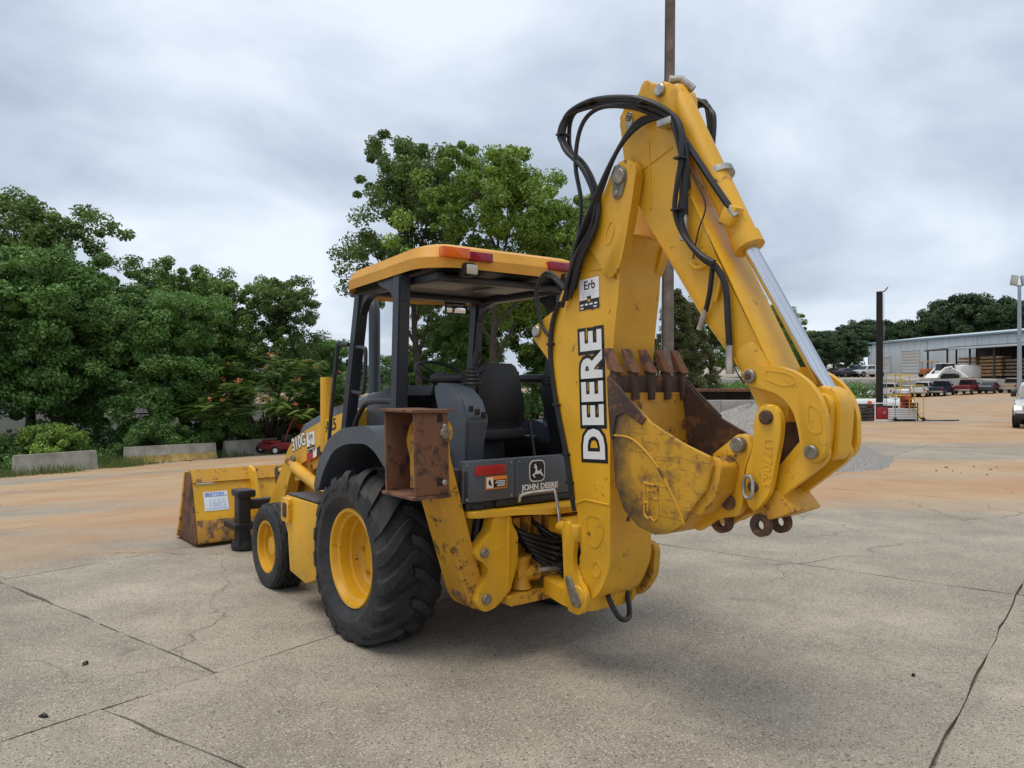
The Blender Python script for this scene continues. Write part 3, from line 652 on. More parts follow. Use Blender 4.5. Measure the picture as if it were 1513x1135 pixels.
# ---- stabilisers: leg folded up, foot at the top
for sd_ in (1, -1):
    leg = [(.50, .40), (.545, .345), (.62, .36), (.665, .44), (.90, 1.18), (.96, 1.40), (.93, 1.52), (.86, 1.56), (.80, 1.50), (.78, 1.30), (.70, 1.02), (.585, .62)]
    lg = prism('stabilizer_leg', [(y*sd_, z) for y, z in fillet(leg, .03)], -.945, -.72, 'yellow_worn', BH, 'x', .008)
    prism('leg_skin', [(y*sd_, z) for y, z in [(.6545, .42), (.8895, 1.16), (.8935, 1.16), (.6585, .42)]], -.94, -.725, 'yellow_rusty', lg, 'x', 0)
    pin('foot_pin', (.865*sd_, 1.46), .035, -1.03, -.62, 'pin', lg, 'x')
    prism('foot_boss', [(.865*sd_+.075*math.cos(a), 1.46+.085*math.sin(a)) for a in [k*math.pi/10 for k in range(20)]], -.99, -.94, 'yellow_worn', lg, 'x', .008)
    ft = prism('foot_plate', [(y*sd_, z) for y, z in [(.83, 1.10), (1.06, 1.10), (1.07, 1.58), (.84, 1.58)]], -1.012, -.992, 'rust', lg, 'x', .004)
    prism('foot_plate', [(y*sd_, z) for y, z in [(.83, 1.10), (1.06, 1.10), (1.07, 1.58), (.84, 1.58)]], -.66, -.64, 'rust', lg, 'x', .004)
    prism('foot_cap', [(-1.03, 1.583), (-1.03, 1.60), (-.62, 1.60), (-.62, 1.583)], *sorted((.82*sd_, 1.09*sd_)), 'rust', lg, 'y', .004)
    prism('foot_cap', [(-1.02, 1.078), (-1.02, 1.097), (-.63, 1.097), (-.63, 1.078)], *sorted((.82*sd_, 1.08*sd_)), 'rust', lg, 'y', .004)
    prism('foot_flange', [(-.99, 1.10), (-.99, 1.58), (-.66, 1.58), (-.66, 1.10)], *sorted((.975*sd_, .99*sd_)), 'rust', lg, 'y', .003) if sd_ < 0 else prism('foot_web', [(-.88, 1.12), (-.88, 1.40), (-.78, 1.40), (-.78, 1.12)], .90, .97, 'yellow_rusty', lg, 'y', .01)
    for zz in (1.17, 1.50): pin('bolt', (.87*sd_, zz), .016, -1.03, -1.01, 'steel', lg, 'x')
    for zz in (1.15, 1.525): prism('slot', [((.88+dx)*sd_, zz+dz) for dx, dz in ((0, 0), (.035, .0), (.035, .05), (0, .05))], -1.0145, -1.011, 'decal_black', lg, 'x', 0)
# stabiliser cylinders
for sd_ in (1, -1): tube('stabilizer_cylinder', [(-.80, .46*sd_, .96), (-.80, .50*sd_, .75), (-.82, .60*sd_, .56)], [.035, .035, .02], 'blackm', BH, 10)
# ---- boom
boom_p = [(-1.83, 2.60), (-1.79, 2.50), (-1.765, 2.40), (-1.758, 2.278), (-1.731, 2.107), (-1.703, 1.857), (-1.692, 1.624), (-1.688, 1.273), (-1.690, .885), (-1.692, .706), (-1.625, .568), (-1.568, .496), (-1.486, .458), (-1.40, .469), (-1.35, .52), (-1.36, .583), (-1.41, .636), (-1.444, .704), (-1.438, .772), (-1.405, .85), (-1.412, .953), (-1.40, 1.024), (-1.375, 1.09), (-1.334, 1.197), (-1.289, 1.36), (-1.219, 1.634), (-1.160, 1.846), (-1.155, 2.0), (-1.18, 2.16), (-1.238, 2.27), (-1.315, 2.396), (-1.389, 2.507), (-1.46, 2.60), (-1.55, 2.66)]
bo = prism('boom', fillet(boom_p, .05, 3), -.17, .17, 'yellow', BH, 'y', .010)
cheek = [(-1.80, 3.005), (-1.85, 3.0), (-1.89, 2.972), (-1.908, 2.929), (-1.898, 2.872), (-1.874, 2.756), (-1.843, 2.629), (-1.80, 2.46), (-1.75, 2.36), (-1.66, 2.36), (-1.62, 2.46), (-1.46, 2.60), (-1.562, 2.735), (-1.653, 2.856), (-1.725, 2.969), (-1.76, 2.998)]
for sd_ in (1, -1):
    ck = prism('boom_cheek', fillet(cheek, .04, 3), *sorted((.125*sd_, .186*sd_)), 'yellow', bo, 'y', .010)
    # raised rim with the cast pockets below the pivot
    prism('boom_lug', fillet([(-1.18, 1.80), (-1.12, 1.894), (-.965, 2.04), (-.945, 2.08), (-.965, 2.125), (-1.02, 2.150), (-1.179, 2.219), (-1.30, 2.25), (-1.30, 1.90)], .04), *sorted((.10*sd_, .15*sd_)), 'yellow', bo, 'y', .008)
    pin('pin', (-1.0, 2.09), .038, .15*sd_, .172*sd_, 'steel', bo)
pr = prism('pivot_retainer', fillet([(-1.735, 2.97), (-1.76, 2.99), (-1.83, 2.965), (-1.845, 2.91), (-1.80, 2.80), (-1.755, 2.79), (-1.735, 2.82)], .03), .186, .198, 'pin', bo, 'y', .004)
pin('pivot_pin', (-1.79, 2.915), .045, .17, .212, 'pin', bo); pin('pivot_pin', (-1.765, 2.825), .018, .17, .206, 'pin', bo)
def pocket(prof, y, par, mat='yellow', w_=.012, h_=.004):
    """rim of a cast pocket, standing proud of the plate"""
    n = len(prof); bm = bmesh.new(); c_ = Vector((sum(p[0] for p in prof)/n, sum(p[1] for p in prof)/n)); R_ = []
    for sc1, dy in ((1.0, 0), (1.0, h_), (None, h_), (None, 0)):
        ring = []
        for p in prof:
            v = Vector(p)-c_; L_ = v.length; k = 1.0 if sc1 else max(.1, (L_-w_)/L_)
            q = c_+v*k; ring.append(bm.verts.new((q.x, y+dy, q.y)))
        R_.append(ring)
    for a, b in zip(R_, R_[1:]):
        for k in range(n): bm.faces.new((a[k], a[(k+1) % n], b[(k+1) % n], b[k]))
    from_bm('cast_rim', bm, mat, par, 60)
pocket(fillet([(-1.66, 2.62), (-1.72, 2.70), (-1.75, 2.64), (-1.71, 2.55), (-1.67, 2.55)], .05, 4), .186, bo)
pocket(fillet([(-1.54, 2.54), (-1.60, 2.60), (-1.69, 2.58), (-1.70, 2.51), (-1.65, 2.47), (-1.56, 2.48)], .05, 4), .170, bo)
pocket(fillet([(-1.48, .98), (-1.63, .98), (-1.64, .86), (-1.58, .78), (-1.50, .80)], .05, 4), .170, bo)
pocket([( -1.575+.04*math.cos(a), .665+.05*math.sin(a)) for a in [k*math.pi/8 for k in range(16)]], .170, bo)
tube('weld_bead', [(-1.40, .1745-.004, 1.03), (-1.48, .1705, 1.06), (-1.685, .1705, 1.055)], .007, 'yellow', bo, 6)
tube('weld_bead', [(-1.37, .1705, 2.44), (-1.52, .1705, 2.425), (-1.755, .1705, 2.415)], .006, 'yellow', bo, 6)
# decals on the boom
zx = Vector((.045, 0, 1)).normalized(); xz = Vector((1, 0, -.045)).normalized()
bp_ = Vector((-1.645, .1712, 1.292))
text('lettering_outline', 'DEERE', .245, 'decal_black', bo, bp_+Vector((.002, 0, .010)), zx, xz, 1.04, .030, .0006, 1.08)  # black printed outline lying behind the white letters
text('lettering', 'DEERE', .245, 'white', bo, bp_+Vector((.002, .0016, .010)), zx, xz, 1.04, .0095, .0006, 1.08)
def dealer_decal(par, c, wdt, hgt, y, tilt):
    xx = Vector((-math.cos(tilt), 0, math.sin(tilt))); zz = Vector((math.sin(tilt)*.3, 0, 1)).normalized()
    def quad(nm, u0, u1, v0, v1, mat, dy, par_):
        bm = bmesh.new(); pts = [Vector(c)+xx*(u*wdt)+zz*(v*hgt) for u, v in ((u0, v0), (u1, v0), (u1, v1), (u0, v1))]
        a = [bm.verts.new((p.x, y+dy-.0008, p.z)) for p in pts]; b = [bm.verts.new((p.x, y+dy, p.z)) for p in pts]
        bm.faces.new(a); bm.faces.new(b[::-1])
        for k in range(4): bm.faces.new((a[k], a[(k+1) % 4], b[(k+1) % 4], b[k]))
        return from_bm(nm, bm, mat, par_, 0)
    d = quad('dealer_decal', -.5, .5, -.5, .5, 'yellow_worn', .001, par)
    quad('decal_face', -.45, .45, -.16, .46, 'white', .0018, d); quad('decal_foot', -.45, .45, -.46, -.165, 'decal_black', .0018, d)
    o_ = Vector(c)+xx*(-.24*wdt)+zz*(.14*hgt); text('lettering', 'Erb', hgt*.36, 'decal_black', d, (o_.x, y+.0024, o_.z), xx, zz, 1.0, .0012)
    for k in range(3): quad('decal_line', -.30, .30-.05*k, .05-.07*k, .075-.07*k, 'pale_ink', .0024, d)
    for k in range(4): quad('decal_line', -.40+.21*k, -.26+.21*k, -.33, -.28, 'white', .0024, d); 
    for k in range(2): quad('decal_line', -.40+.6*k, -.26+.6*k, -.42, -.38, 'white', .0024, d)
    quad('decal_badge', -.09, .09, -.26, -.06, 'decal_black', .0024, d); quad('decal_badge', -.06, .06, -.23, -.16, 'yellow_clean', .0032, d)
dealer_decal(bo, (-1.513, 0, 2.285), .19, .20, .1700, .06)
# ---- boom cylinder in front of the boom
bc = tube('boom_cylinder', [(-1.0, 0, 2.09), (-1.24, 0, 1.40)], .065, 'yellow', BH, 20)
tube('cylinder_rod', [(-1.24, 0, 1.42), (-1.45, 0, .80)], .033, 'chrome', bc, 16)
# ---- dipper
dip_p = [(-1.909, 3.445), (-1.935, 3.425), (-1.969, 3.385), (-2.014, 3.40), (-2.062, 3.388), (-2.092, 3.349), (-2.098, 3.177), (-2.133, 3.004), (-2.184, 2.863), (-2.382, 2.415), (-2.565, 2.082), (-2.702, 1.838), (-2.80, 1.66), (-2.80, 1.58), (-2.74, 1.535), (-2.67, 1.58), (-2.549, 1.798), (-2.305, 2.09), (-1.964, 2.579), (-1.842, 2.778), (-1.775, 2.90), (-1.735, 3.061), (-1.72, 3.18), (-1.700, 3.265), (-1.715, 3.315), (-1.76, 3.34), (-1.811, 3.345), (-1.847, 3.367), (-1.885, 3.44)]
di = prism('dipper', fillet(dip_p, .03, 3), -.108, .108, 'yellow', BH, 'y', .008)
tube('weld_bead', [(-1.93, .108, 3.10), (-1.945, .108, 2.72)], .007, 'yellow', di, 6)
tube('weld_bead', [(-1.80, .108, 2.92), (-2.10, .108, 3.02)], .006, 'yellow', di, 6)
for (a, b) in (((-2.18, 2.84), (-2.78, 1.72)), ((-1.99, 2.575), (-2.54, 1.83))):
    prism('dipper_flange', [(a[0], a[1]), (b[0], b[1]), (b[0]+.018, b[1]+.012), (a[0]+.018, a[1]+.012)], -.118, .118, 'yellow', di, 'y', .003)
pin('pin', (-2.018, 3.351), .035, -.13, .128, 'steel', di); 
prism('pin_plate', fillet([(-1.765, 3.29), (-1.80, 3.30), (-1.82, 3.26), (-1.80, 3.19), (-1.765, 3.20)], .02), .108, .120, 'steel', di, 'y', .003)
pin('pin', (-1.79, 3.262), .02, .11, .132, 'pin', di)
prism('dipper_patch', fillet([(-2.50, 1.90), (-2.60, 1.965), (-2.72, 1.86), (-2.78, 1.70), (-2.62, 1.72)], .04), .108, .116, 'yellow', di, 'y', .003)
bm = bmesh.new()
for (a, b) in ((-2.30, 2.60), (-2.325, 2.565), (-2.355, 2.60), (-2.375, 2.565)):
    bm_lathe(bm, [(.0, .111), (.010, .111), (.010, .10)], 6, 'y', (a+.06, 0, b-.14))
from_bm('plug_bolts', bm, 'yellow_worn', di)
# ---- bucket cylinder along the back of the dipper
kc = tube('bucket_cylinder', [(-2.03, 0, 3.36), (-2.06, 0, 3.30), (-2.49, 0, 2.475)], [.065, .068, .068], 'yellow', BH, 28)
tube('gland', [(-2.48, 0, 2.495), (-2.513, 0, 2.432)], .078, 'yellow', kc, 28)
tube('cylinder_rod', [(-2.50, 0, 2.455), (-2.73, 0, 2.07), (-2.955, 0, 1.69)], .036, 'chrome', kc, 48)
box('port_block', (-.04, .03, -.05), (.04, .10, .05), 'yellow', kc, .008, Matrix.Translation((-2.45, 0, 2.60)) @ Matrix.Rotation(R(-27), 4, 'Y'))
tube('hose_clamp', [(-2.30, -.02, 2.86), (-2.315, -.02, 2.83)], .082, 'steel', kc, 24)
# ---- guide links
guide_p = [(-2.585, 1.788), (-2.601, 1.82), (-2.645, 1.838), (-2.80, 1.83), (-2.882, 1.803), (-2.948, 1.758), (-3.002, 1.69), (-3.029, 1.609), (-3.03, 1.473), (-3.013, 1.423), (-2.97, 1.395), (-2.926, 1.412), (-2.908, 1.455), (-2.893, 1.544), (-2.871, 1.62), (-2.825, 1.68), (-2.767, 1.712), (-2.645, 1.74), (-2.598, 1.757)]
for sd_ in (1, -1):
    gl = prism('guide_link', fillet([(a+.017, b) for a, b in guide_p], .03, 3), *sorted((.113*sd_, .148*sd_)), 'yellow', BH, 'y', .008)
    pin('pin', (-2.622, 1.787), .034, .146*sd_, .166*sd_, 'pin', gl); pin('pin', (-2.622, 1.787), .016, .166*sd_, .176*sd_, 'rust_dark', gl)
    pin('pin', (-2.947, 1.447), .032, .146*sd_, .170*sd_, 'pin', gl)
    if sd_ > 0:
        pocket(fillet([(-2.70, 1.815), (-2.70, 1.775), (-2.80, 1.735), (-2.87, 1.75), (-2.86, 1.785), (-2.80, 1.81)], .03, 4), .148, gl, 'yellow', .008, .003)
        pocket(fillet([(-2.93, 1.67), (-2.985, 1.64), (-3.00, 1.53), (-2.94, 1.53), (-2.915, 1.58)], .03, 4), .148, gl, 'yellow', .008, .003)
# rod end yoke
yk = prism('rod_yoke', fillet([(-2.90, 1.735), (-2.96, 1.745), (-3.02, 1.70), (-3.03, 1.64), (-3.02, 1.50), (-3.01, 1.42), (-2.97, 1.40), (-2.955, 1.50), (-2.93, 1.60)], .04), -.055, .055, 'yellow', BH, 'y', .015)
tube('rod_boss', [(-2.955, -.105, 1.655), (-2.955, .105, 1.655)], .050, 'yellow', yk, 24)
pin('pin', (-2.955, 1.655), .028, .10, .118, 'rust_dark', yk)
for y_ in (.062, -.098): prism('yoke_ear', fillet([(-2.92, 1.69), (-2.96, 1.715), (-3.01, 1.68), (-3.0, 1.52), (-2.985, 1.42), (-2.935, 1.41), (-2.93, 1.55)], .03), y_, y_+.036, 'yellow', yk, 'y', .008)
# ---- power links between guide links and coupler
for sd_ in (1, -1):
    pw = prism('power_link', fillet([(-2.88, 1.51), (-2.955, 1.515), (-3.01, 1.45), (-2.98, 1.395), (-2.78, 1.235), (-2.715, 1.185), (-2.66, 1.20), (-2.66, 1.26)], .035), *sorted((.078*sd_, .108*sd_)), 'yellow', BH, 'y', .008)
# ---- quick coupler
coup = [(-2.672, 1.556), (-2.684, 1.619), (-2.714, 1.651), (-2.762, 1.658), (-2.804, 1.638), (-2.821, 1.582), (-2.815, 1.501), (-2.792, 1.397), (-2.757, 1.239), (-2.684, 1.150), (-2.655, 1.150), (-2.63, 1.20), (-2.625, 1.332), (-2.665, 1.44)]
for sd_ in (1, -1):
    cp = prism('coupler_plate', fillet([(a+.014, b) for a, b in coup], .03, 3), *sorted((.138*sd_, .172*sd_)), 'yellow_worn' if sd_ < 0 else 'yellow', BH, 'y', .008)
    pin('pin', (-2.731, 1.595), .034, .165*sd_, .196*sd_, 'rust_dark', cp)
    if sd_ > 0:
        text('cast_number', 'U77063', .062, 'yellow', cp, (-2.718, .1725, 1.50), (.05, 0, -1), (-1, 0, -.05), 1.15, .001, .003)
        pin('pin', (-2.658, 1.262), .028, .165, .186, 'rust_dark', cp)
        bm = bmesh.new()
        ring = [Vector((-2.643+.026*math.copysign(abs(math.cos(a))**.7, math.cos(a)), .195, 1.262+.052*math.copysign(abs(math.sin(a))**.8, math.sin(a)))) for a in [k*2*math.pi/24 for k in range(25)]]
        bm_tube(bm, ring, .009, 8, False); from_bm('lock_ring', bm, 'steel', cp)
cbk = prism('coupler_body', fillet([(-2.63, 1.24), (-2.75, 1.25), (-2.83, 1.16), (-2.70, 1.105), (-2.61, 1.09)], .012), -.12, .12, 'yellow_worn', BH, 'y', .005)
prism('coupler_body', fillet([(-2.70, 1.62), (-2.79, 1.60), (-2.77, 1.40), (-2.69, 1.30), (-2.66, 1.42)], .03), -.10, .10, 'rust_dark', cbk, 'y', .01)
def eye_plate(name, c, r, ri, y0, y1, mat, par):
    bm = bmesh.new(); n = 24; R_ = []
    for rr, yy in ((r, y0), (r, y1), (ri, y1), (ri, y0)):
        R_.append([bm.verts.new((c[0]+rr*math.cos(2*math.pi*k/n), yy, c[1]+rr*math.sin(2*math.pi*k/n))) for k in range(n)])
    for i in range(4):
        a, b = R_[i], R_[(i+1) % 4]
        for k in range(n): bm.faces.new((a[k], a[(k+1) % n], b[(k+1) % n], b[k]))
    return from_bm(name, bm, mat, par)
for y in (.10, -.06): eye_plate('lifting_eye', (-2.66, 1.075), .055, .024, y, y+.03, 'rust_dark', cbk)
# ---- digging bucket
side_p = [(-1.818, 1.782), (-1.86, 1.760), (-1.93, 1.696), (-2.116, 1.547), (-2.333, 1.456), (-2.505, 1.402), (-2.522, 1.36), (-2.485, 1.239), (-2.389, 1.129), (-2.333, 1.045), (-2.26, 1.0), (-2.155, .972), (-2.045, .995), (-1.935, 1.069), (-1.868, 1.207), (-1.846, 1.45), (-1.827, 1.634)]
bk = None
shell = fillet(side_p[5:], .05, 4)
bm = bmesh.new()
sh = [(-2.505, 1.402), (-2.52, 1.36), (-2.485, 1.239), (-2.389, 1.129), (-2.333, 1.045), (-2.26, 1.0), (-2.155, .972), (-2.045, .995), (-1.935, 1.069), (-1.868, 1.207), (-1.846, 1.45), (-1.827, 1.634), (-1.815, 1.79)]
sh = [(p.x, p.z) for p in smooth_path([(a, 0, b) for a, b in sh], 3)]
cen = Vector((-2.17, 1.35)); inn = []
for p in sh:
    v = cen-Vector(p); inn.append(tuple(Vector(p)+v.normalized()*.022))
bm_prism(bm, sh+inn[::-1], -.285, .285, 'y', 0)
bk = from_bm('digging_bucket', bm, 'yellow_worn', BH, 40)
for sd_ in (1, -1):
    prism('side_plate', side_p, *sorted((.285*sd_, .307*sd_)), 'yellow_scratched' if sd_ > 0 else 'rust_dark', bk, 'y', .004)
    # rubbed inner face and wear strip up the cutting side
    prism('side_cutter', [(-1.812, 1.79), (-1.86, 1.77), (-1.93, 1.706), (-2.10, 1.57), (-2.07, 1.535), (-1.95, 1.60), (-1.88, 1.58), (-1.856, 1.45), (-1.838, 1.45), (-1.822, 1.634)], *sorted((.300*sd_, .316*sd_)), 'rust_dark', bk, 'y', .003)
    if sd_ > 0:
        arc = [( -1.86, .3075, 1.47), (-1.99, .3085, 1.46), (-2.12, .3085, 1.38), (-2.22, .3085, 1.27), (-2.32, .3085, 1.12), (-2.35, .3085, 1.05)]
        tube('wear_plate_edge', arc, .006, 'yellow_worn', bk, 6, 5)
        # maker's mark in weld: an E over a W, turned on its side
        bm = bmesh.new()
        def bar(a, b): bm_tube(bm, [(a[0], .3085, a[1]), (b[0], .3085, b[1])], .0055, 6)
        x0, x1 = -2.085, -2.18
        for q in (((x0, 1.235), (x1, 1.225)), ((x1, 1.225), (x1, 1.06)), ((x0, 1.235), (x0, 1.07)), ((-2.11, 1.20), (x1, 1.19)), ((-2.11, 1.165), (x1, 1.155)), ((x0, 1.135), (-2.11, 1.133)), ((-2.11, 1.133), (-2.11, 1.09)), ((-2.145, 1.125), (-2.145, 1.085)), ((x0, 1.07), (-2.11, 1.05)), ((-2.11, 1.05), (-2.13, 1.062)), ((-2.13, 1.062), (-2.155, 1.042)), ((-2.155, 1.042), (x1, 1.06))): bar(*q)
        from_bm('weld_mark', bm, 'yellow_worn', bk)
box('lip', (-1.838, -.30, 1.70), (-1.806, .30, 1.80), 'rust_dark', bk, .006)
prism('lip_inner', [(-1.842, 1.55), (-1.842, 1.70), (-1.836, 1.70), (-1.836, 1.55)], -.284, .284, 'yellow_worn', bk, 'y', 0)
for k in range(5):
    y = .272-.136*k
    tt = bmesh.new()
    # shank then pointed tip
    bm_prism(tt, [(-1.80, 1.74), (-1.835, 1.66), (-1.862, 1.66), (-1.868, 1.74), (-1.855, 1.825), (-1.812, 1.825)], y-.022, y+.022, 'y', .006)
    to = from_bm('tooth', tt, 'rust_dark', bk)
    tt = bmesh.new()
    pb = [(-1.865, 1.81), (-1.80, 1.83)]; pt = [(-1.775, 1.945), (-1.755, 1.94)]
    a = [tt.verts.new(p) for p in ((-1.875, y-.034, 1.812), (-1.875, y+.034, 1.812), (-1.802, y+.034, 1.832), (-1.802, y-.034, 1.832))]
    b = [tt.verts.new(p) for p in ((-1.79, y-.030, 1.95), (-1.79, y+.030, 1.95), (-1.768, y+.030, 1.948), (-1.768, y-.030, 1.948))]
    for i in range(4): tt.faces.new((a[i], a[(i+1) % 4], b[(i+1) % 4], b[i]))
    tt.faces.new(a[::-1]); tt.faces.new(b)
    bmesh.ops.bevel(tt, geom=tt.edges[:], offset=.004, segments=1, affect='EDGES', clamp_overlap=True)
    from_bm('tooth_tip', tt, 'rust', to)
ear_p = [(-2.38, 1.385), (-2.50, 1.47), (-2.545, 1.508), (-2.60, 1.507), (-2.635, 1.46), (-2.62, 1.42), (-2.585, 1.333), (-2.575, 1.158), (-2.545, 1.105), (-2.42, 1.075), (-2.30, .99), (-2.26, 1.02), (-2.37, 1.14), (-2.47, 1.25), (-2.50, 1.36), (-2.48, 1.395)]
for sd_ in (1, -1):
    er = prism('bucket_ear', fillet(ear_p, .03, 3), *sorted((.105*sd_, .145*sd_)), 'yellow_worn' if sd_ < 0 else 'yellow', bk, 'y', .008)
    pin('pin', (-2.565, 1.455), .038, .13*sd_, .185*sd_, 'pin', bk); pin('pin', (-2.50, 1.167), .036, .13*sd_, .168*sd_, 'rust_dark', bk)
prism('back_box', fillet([(-2.51, 1.40), (-2.56, 1.36), (-2.53, 1.22), (-2.42, 1.10), (-2.38, 1.13), (-2.48, 1.24), (-2.51, 1.36)], .02), -.284, .284, 'yellow_worn', bk, 'y', .006)
eye_plate('lifting_eye', (-2.38, 1.05), .062, .030, .03, .065, 'rust_dark', bk)
# ---- loader arms, lift gear and loader bucket
arm_p = [(.92, 1.555), (1.0, 1.545), (1.70, 1.405), (2.28, 1.24), (2.47, 1.10), (2.58, .96), (3.0, .50), (3.18, .36), (3.22, .28), (3.14, .22), (3.02, .27), (2.62, .52), (2.42, .84), (2.34, .93), (2.20, .965), (1.60, 1.18), (1.28, 1.31), (.90, 1.36)]
for sd_ in (1, -1):
    ar = prism('loader_arm', fillet(arm_p, .06, 4), *sorted((.385*sd_, .50*sd_)), 'yellow', BH, 'y', .008)
    pin('pin', (2.30, 1.02), .045, .49*sd_, .525*sd_, 'pin', ar); pin('pin', (.97, 1.455), .07, .49*sd_, .53*sd_, 'yellow_worn', ar)
    prism('arm_gusset', fillet([(1.55, 1.22), (1.95, 1.075), (2.25, .97), (2.38, .80), (2.10, .86), (1.62, 1.08)], .04), *sorted((.42*sd_, .47*sd_)), 'yellow_worn', ar, 'y', .006)
    lc = tube('lift_cylinder', [(1.15, .56*sd_, .75), (2.12, .56*sd_, .97)], .055, 'yellow', BH, 18)
    tube('cylinder_rod', [(2.11, .56*sd_, .968), (2.30, .56*sd_, 1.01)], .028, 'yellow_worn', lc, 14)
    if sd_ > 0:
        dx = Vector((-1, 0, .27)).normalized(); dz_ = Vector((.27, 0, 1)).normalized()
        text('lettering_outline', '310G', .165, 'decal_black', ar, (2.33, .5012, 1.10), dx, dz_, .95, .013, .0006)  # black border of the model number decal
        text('lettering', '310G', .165, 'white', ar, (2.33, .5026, 1.10), dx, dz_, .95, .003, .0006)
        text('lettering', 'FA25', .135, 'decal_black', ar, (1.60, .5012, 1.310), Vector((-1, 0, .2)), Vector((.2, 0, 1)), 1.0, .004, .0006)
        dealer_decal(ar, (1.885, 0, 1.215), .20, .20, .500, .22)
        for nm, x0, x1, mt in (('flag_label', 1.98, 1.83, 'red_refl'), ('flag_label', 1.83, 1.75, 'white'), ('flag_label', 1.75, 1.65, 'decal_black')):
            z0 = 1.075-(x0-1.98)*.33; z1 = 1.075-(x1-1.98)*.33
            bm = bmesh.new(); vq = [bm.verts.new((x, .5012, z)) for x, z in ((x0, z0-.055), (x1, z1-.055), (x1, z1+.02), (x0, z0+.02))]; bm.faces.new(vq); from_bm(nm, bm, mt, ar, 0)
    # bell crank and bucket link beside the knee
    prism('bucket_crank', fillet([(2.95, .45), (3.02, .62), (3.12, .86), (3.20, .88), (3.22, .80), (3.14, .58), (3.20, .40), (3.10, .34)], .04), *sorted((.30*sd_, .36*sd_)), 'blackm', BH, 'y', .008)
    tube('tilt_cylinder', [(1.9, .30*sd_, 1.02), (2.7, .31*sd_, .88), (3.15, .33*sd_, .83)], [.05, .05, .028], 'yellow', BH, 16)
tube('cross_tube', [(2.35, -.40, .90), (2.35, .40, .90)], .07, 'yellow', BH, 18)
box('grille_guard', (2.62, -.38, .45), (2.70, .38, 1.2), 'yellow_worn', BH, .02)
cf = box('bucket_coupler', (3.30, -.66, .42), (3.42, .66, .52), 'black', BH, .01)
for sd_ in (1, -1):
    box('coupler_post', (3.24, .66*sd_-.06, .05), (3.40, .66*sd_+.07, .58), 'black', cf, .015)
    box('coupler_cap', (3.20, .66*sd_-.10, .56), (3.44, .66*sd_+.09, .64), 'blackm', cf, .02)
    box('coupler_hook', (3.22, .66*sd_-.12, .22), (3.60, .66*sd_+.12, .29), 'black', cf, .015)
    lathe('coupler_foot', [(.0, .0), (.14, .0), (.15, .04), (.13, .10), (.09, .12), (.0, .12)], 'black', cf, 24, 'z', (3.36, .62*sd_, 0.002))
lb_prof = [(4.42, .012), (3.80, .012), (3.755, .05), (3.77, .14), (3.82, .25), (3.90, .46), (3.985, .675), (4.02, .75), (4.10, .785), (4.16, .77)]
inn = [(4.42, .03), (3.83, .036), (3.785, .07), (3.80, .14), (3.85, .25), (3.93, .46), (4.012, .67), (4.04, .725), (4.10, .755), (4.16, .745)]
lb = prism('loader_bucket', lb_prof+inn[::-1], -1.0, 1.0, 'yellow', BH, 'y', 0)
for sd_ in (1, -1):
    prism('side_plate', [(4.42, .012), (3.80, .012), (3.755, .05), (3.82, .25), (3.985, .675), (4.06, .77), (4.16, .77), (4.22, .55), (4.36, .20)], *sorted((1.0*sd_, 1.022*sd_)), 'rust', lb, 'y', .003)
    prism('side_edge', [(4.50, .004), (4.36, .20), (4.22, .55), (4.16, .77), (4.20, .77), (4.27, .56), (4.42, .20), (4.54, .01)], *sorted((.985*sd_, 1.035*sd_)), 'yellow_worn', lb, 'y', .004)
prism('wear_strip', [(3.742, .03), (3.762, .155), (3.812, .262), (3.80, .27), (3.742, .15), (3.728, .04)], -.998, .998, 'yellow_rusty', lb, 'y', .002)
prism('top_rail', [(3.955, .665), (4.03, .80), (4.17, .79), (4.17, .76), (4.03, .765), (3.985, .655)], -.998, .998, 'yellow_worn', lb, 'y', .008)
for y in (.36, -.36): prism('hinge_rib', fillet([(3.66, .40), (3.86, .78), (4.05, .82), (4.02, .74), (3.92, .45), (3.83, .27), (3.70, .25)], .03), y-.02, y+.02, 'yellow', lb, 'y', .006)
prism('cutting_edge', [(4.40, .002), (4.40, .034), (4.62, .012), (4.62, .002)], -1.02, 1.02, 'rust_dark', lb, 'y', .003)
# paper lot ticket taped to the back of the loader bucket
sl = Vector((.085, 0, .215)).normalized(); nb = Vector((-sl.z, 0, sl.x))
def on_back(y, v, off): p = Vector((3.86, y, .355))+sl*v+nb*off; return p
def bquad(nm, y0, y1, v0, v1, mat, off, par):
    bm = bmesh.new(); a = [bm.verts.new(on_back(y, v, off)) for y, v in ((y0, v0), (y1, v0), (y1, v1), (y0, v1))]; b = [bm.verts.new(on_back(y, v, off-.0008)) for y, v in ((y0, v0), (y1, v0), (y1, v1), (y0, v1))]
    bm.faces.new(a); bm.faces.new(b[::-1])
    for k in range(4): bm.faces.new((a[k], a[(k+1) % 4], b[(k+1) % 4], b[k]))
    return from_bm(nm, bm, mat, par, 0)
tk = bquad('lot_ticket', .90, .64, 0, .215, 'paper', .004, lb)
bquad('ticket_rule', .89, .65, .158, .165, 'blue_ink', .0048, tk); bquad('ticket_rule', .89, .65, .020, .024, 'blue_ink', .0048, tk)
p = on_back(.885, .172, .0055); text('lettering', 'SEXTON', .046, 'blue_ink', tk, p, (0, -1, 0), sl, 1.15, .001, .0004)
p = on_back(.86, .045, .0055); text('lettering', '1685', .115, 'pale_ink', tk, p, (0, -1, 0), sl, .85, -.001, .0004)
bquad('bucket_plate', .965, .78, .305, .325, 'white', .012, lb)
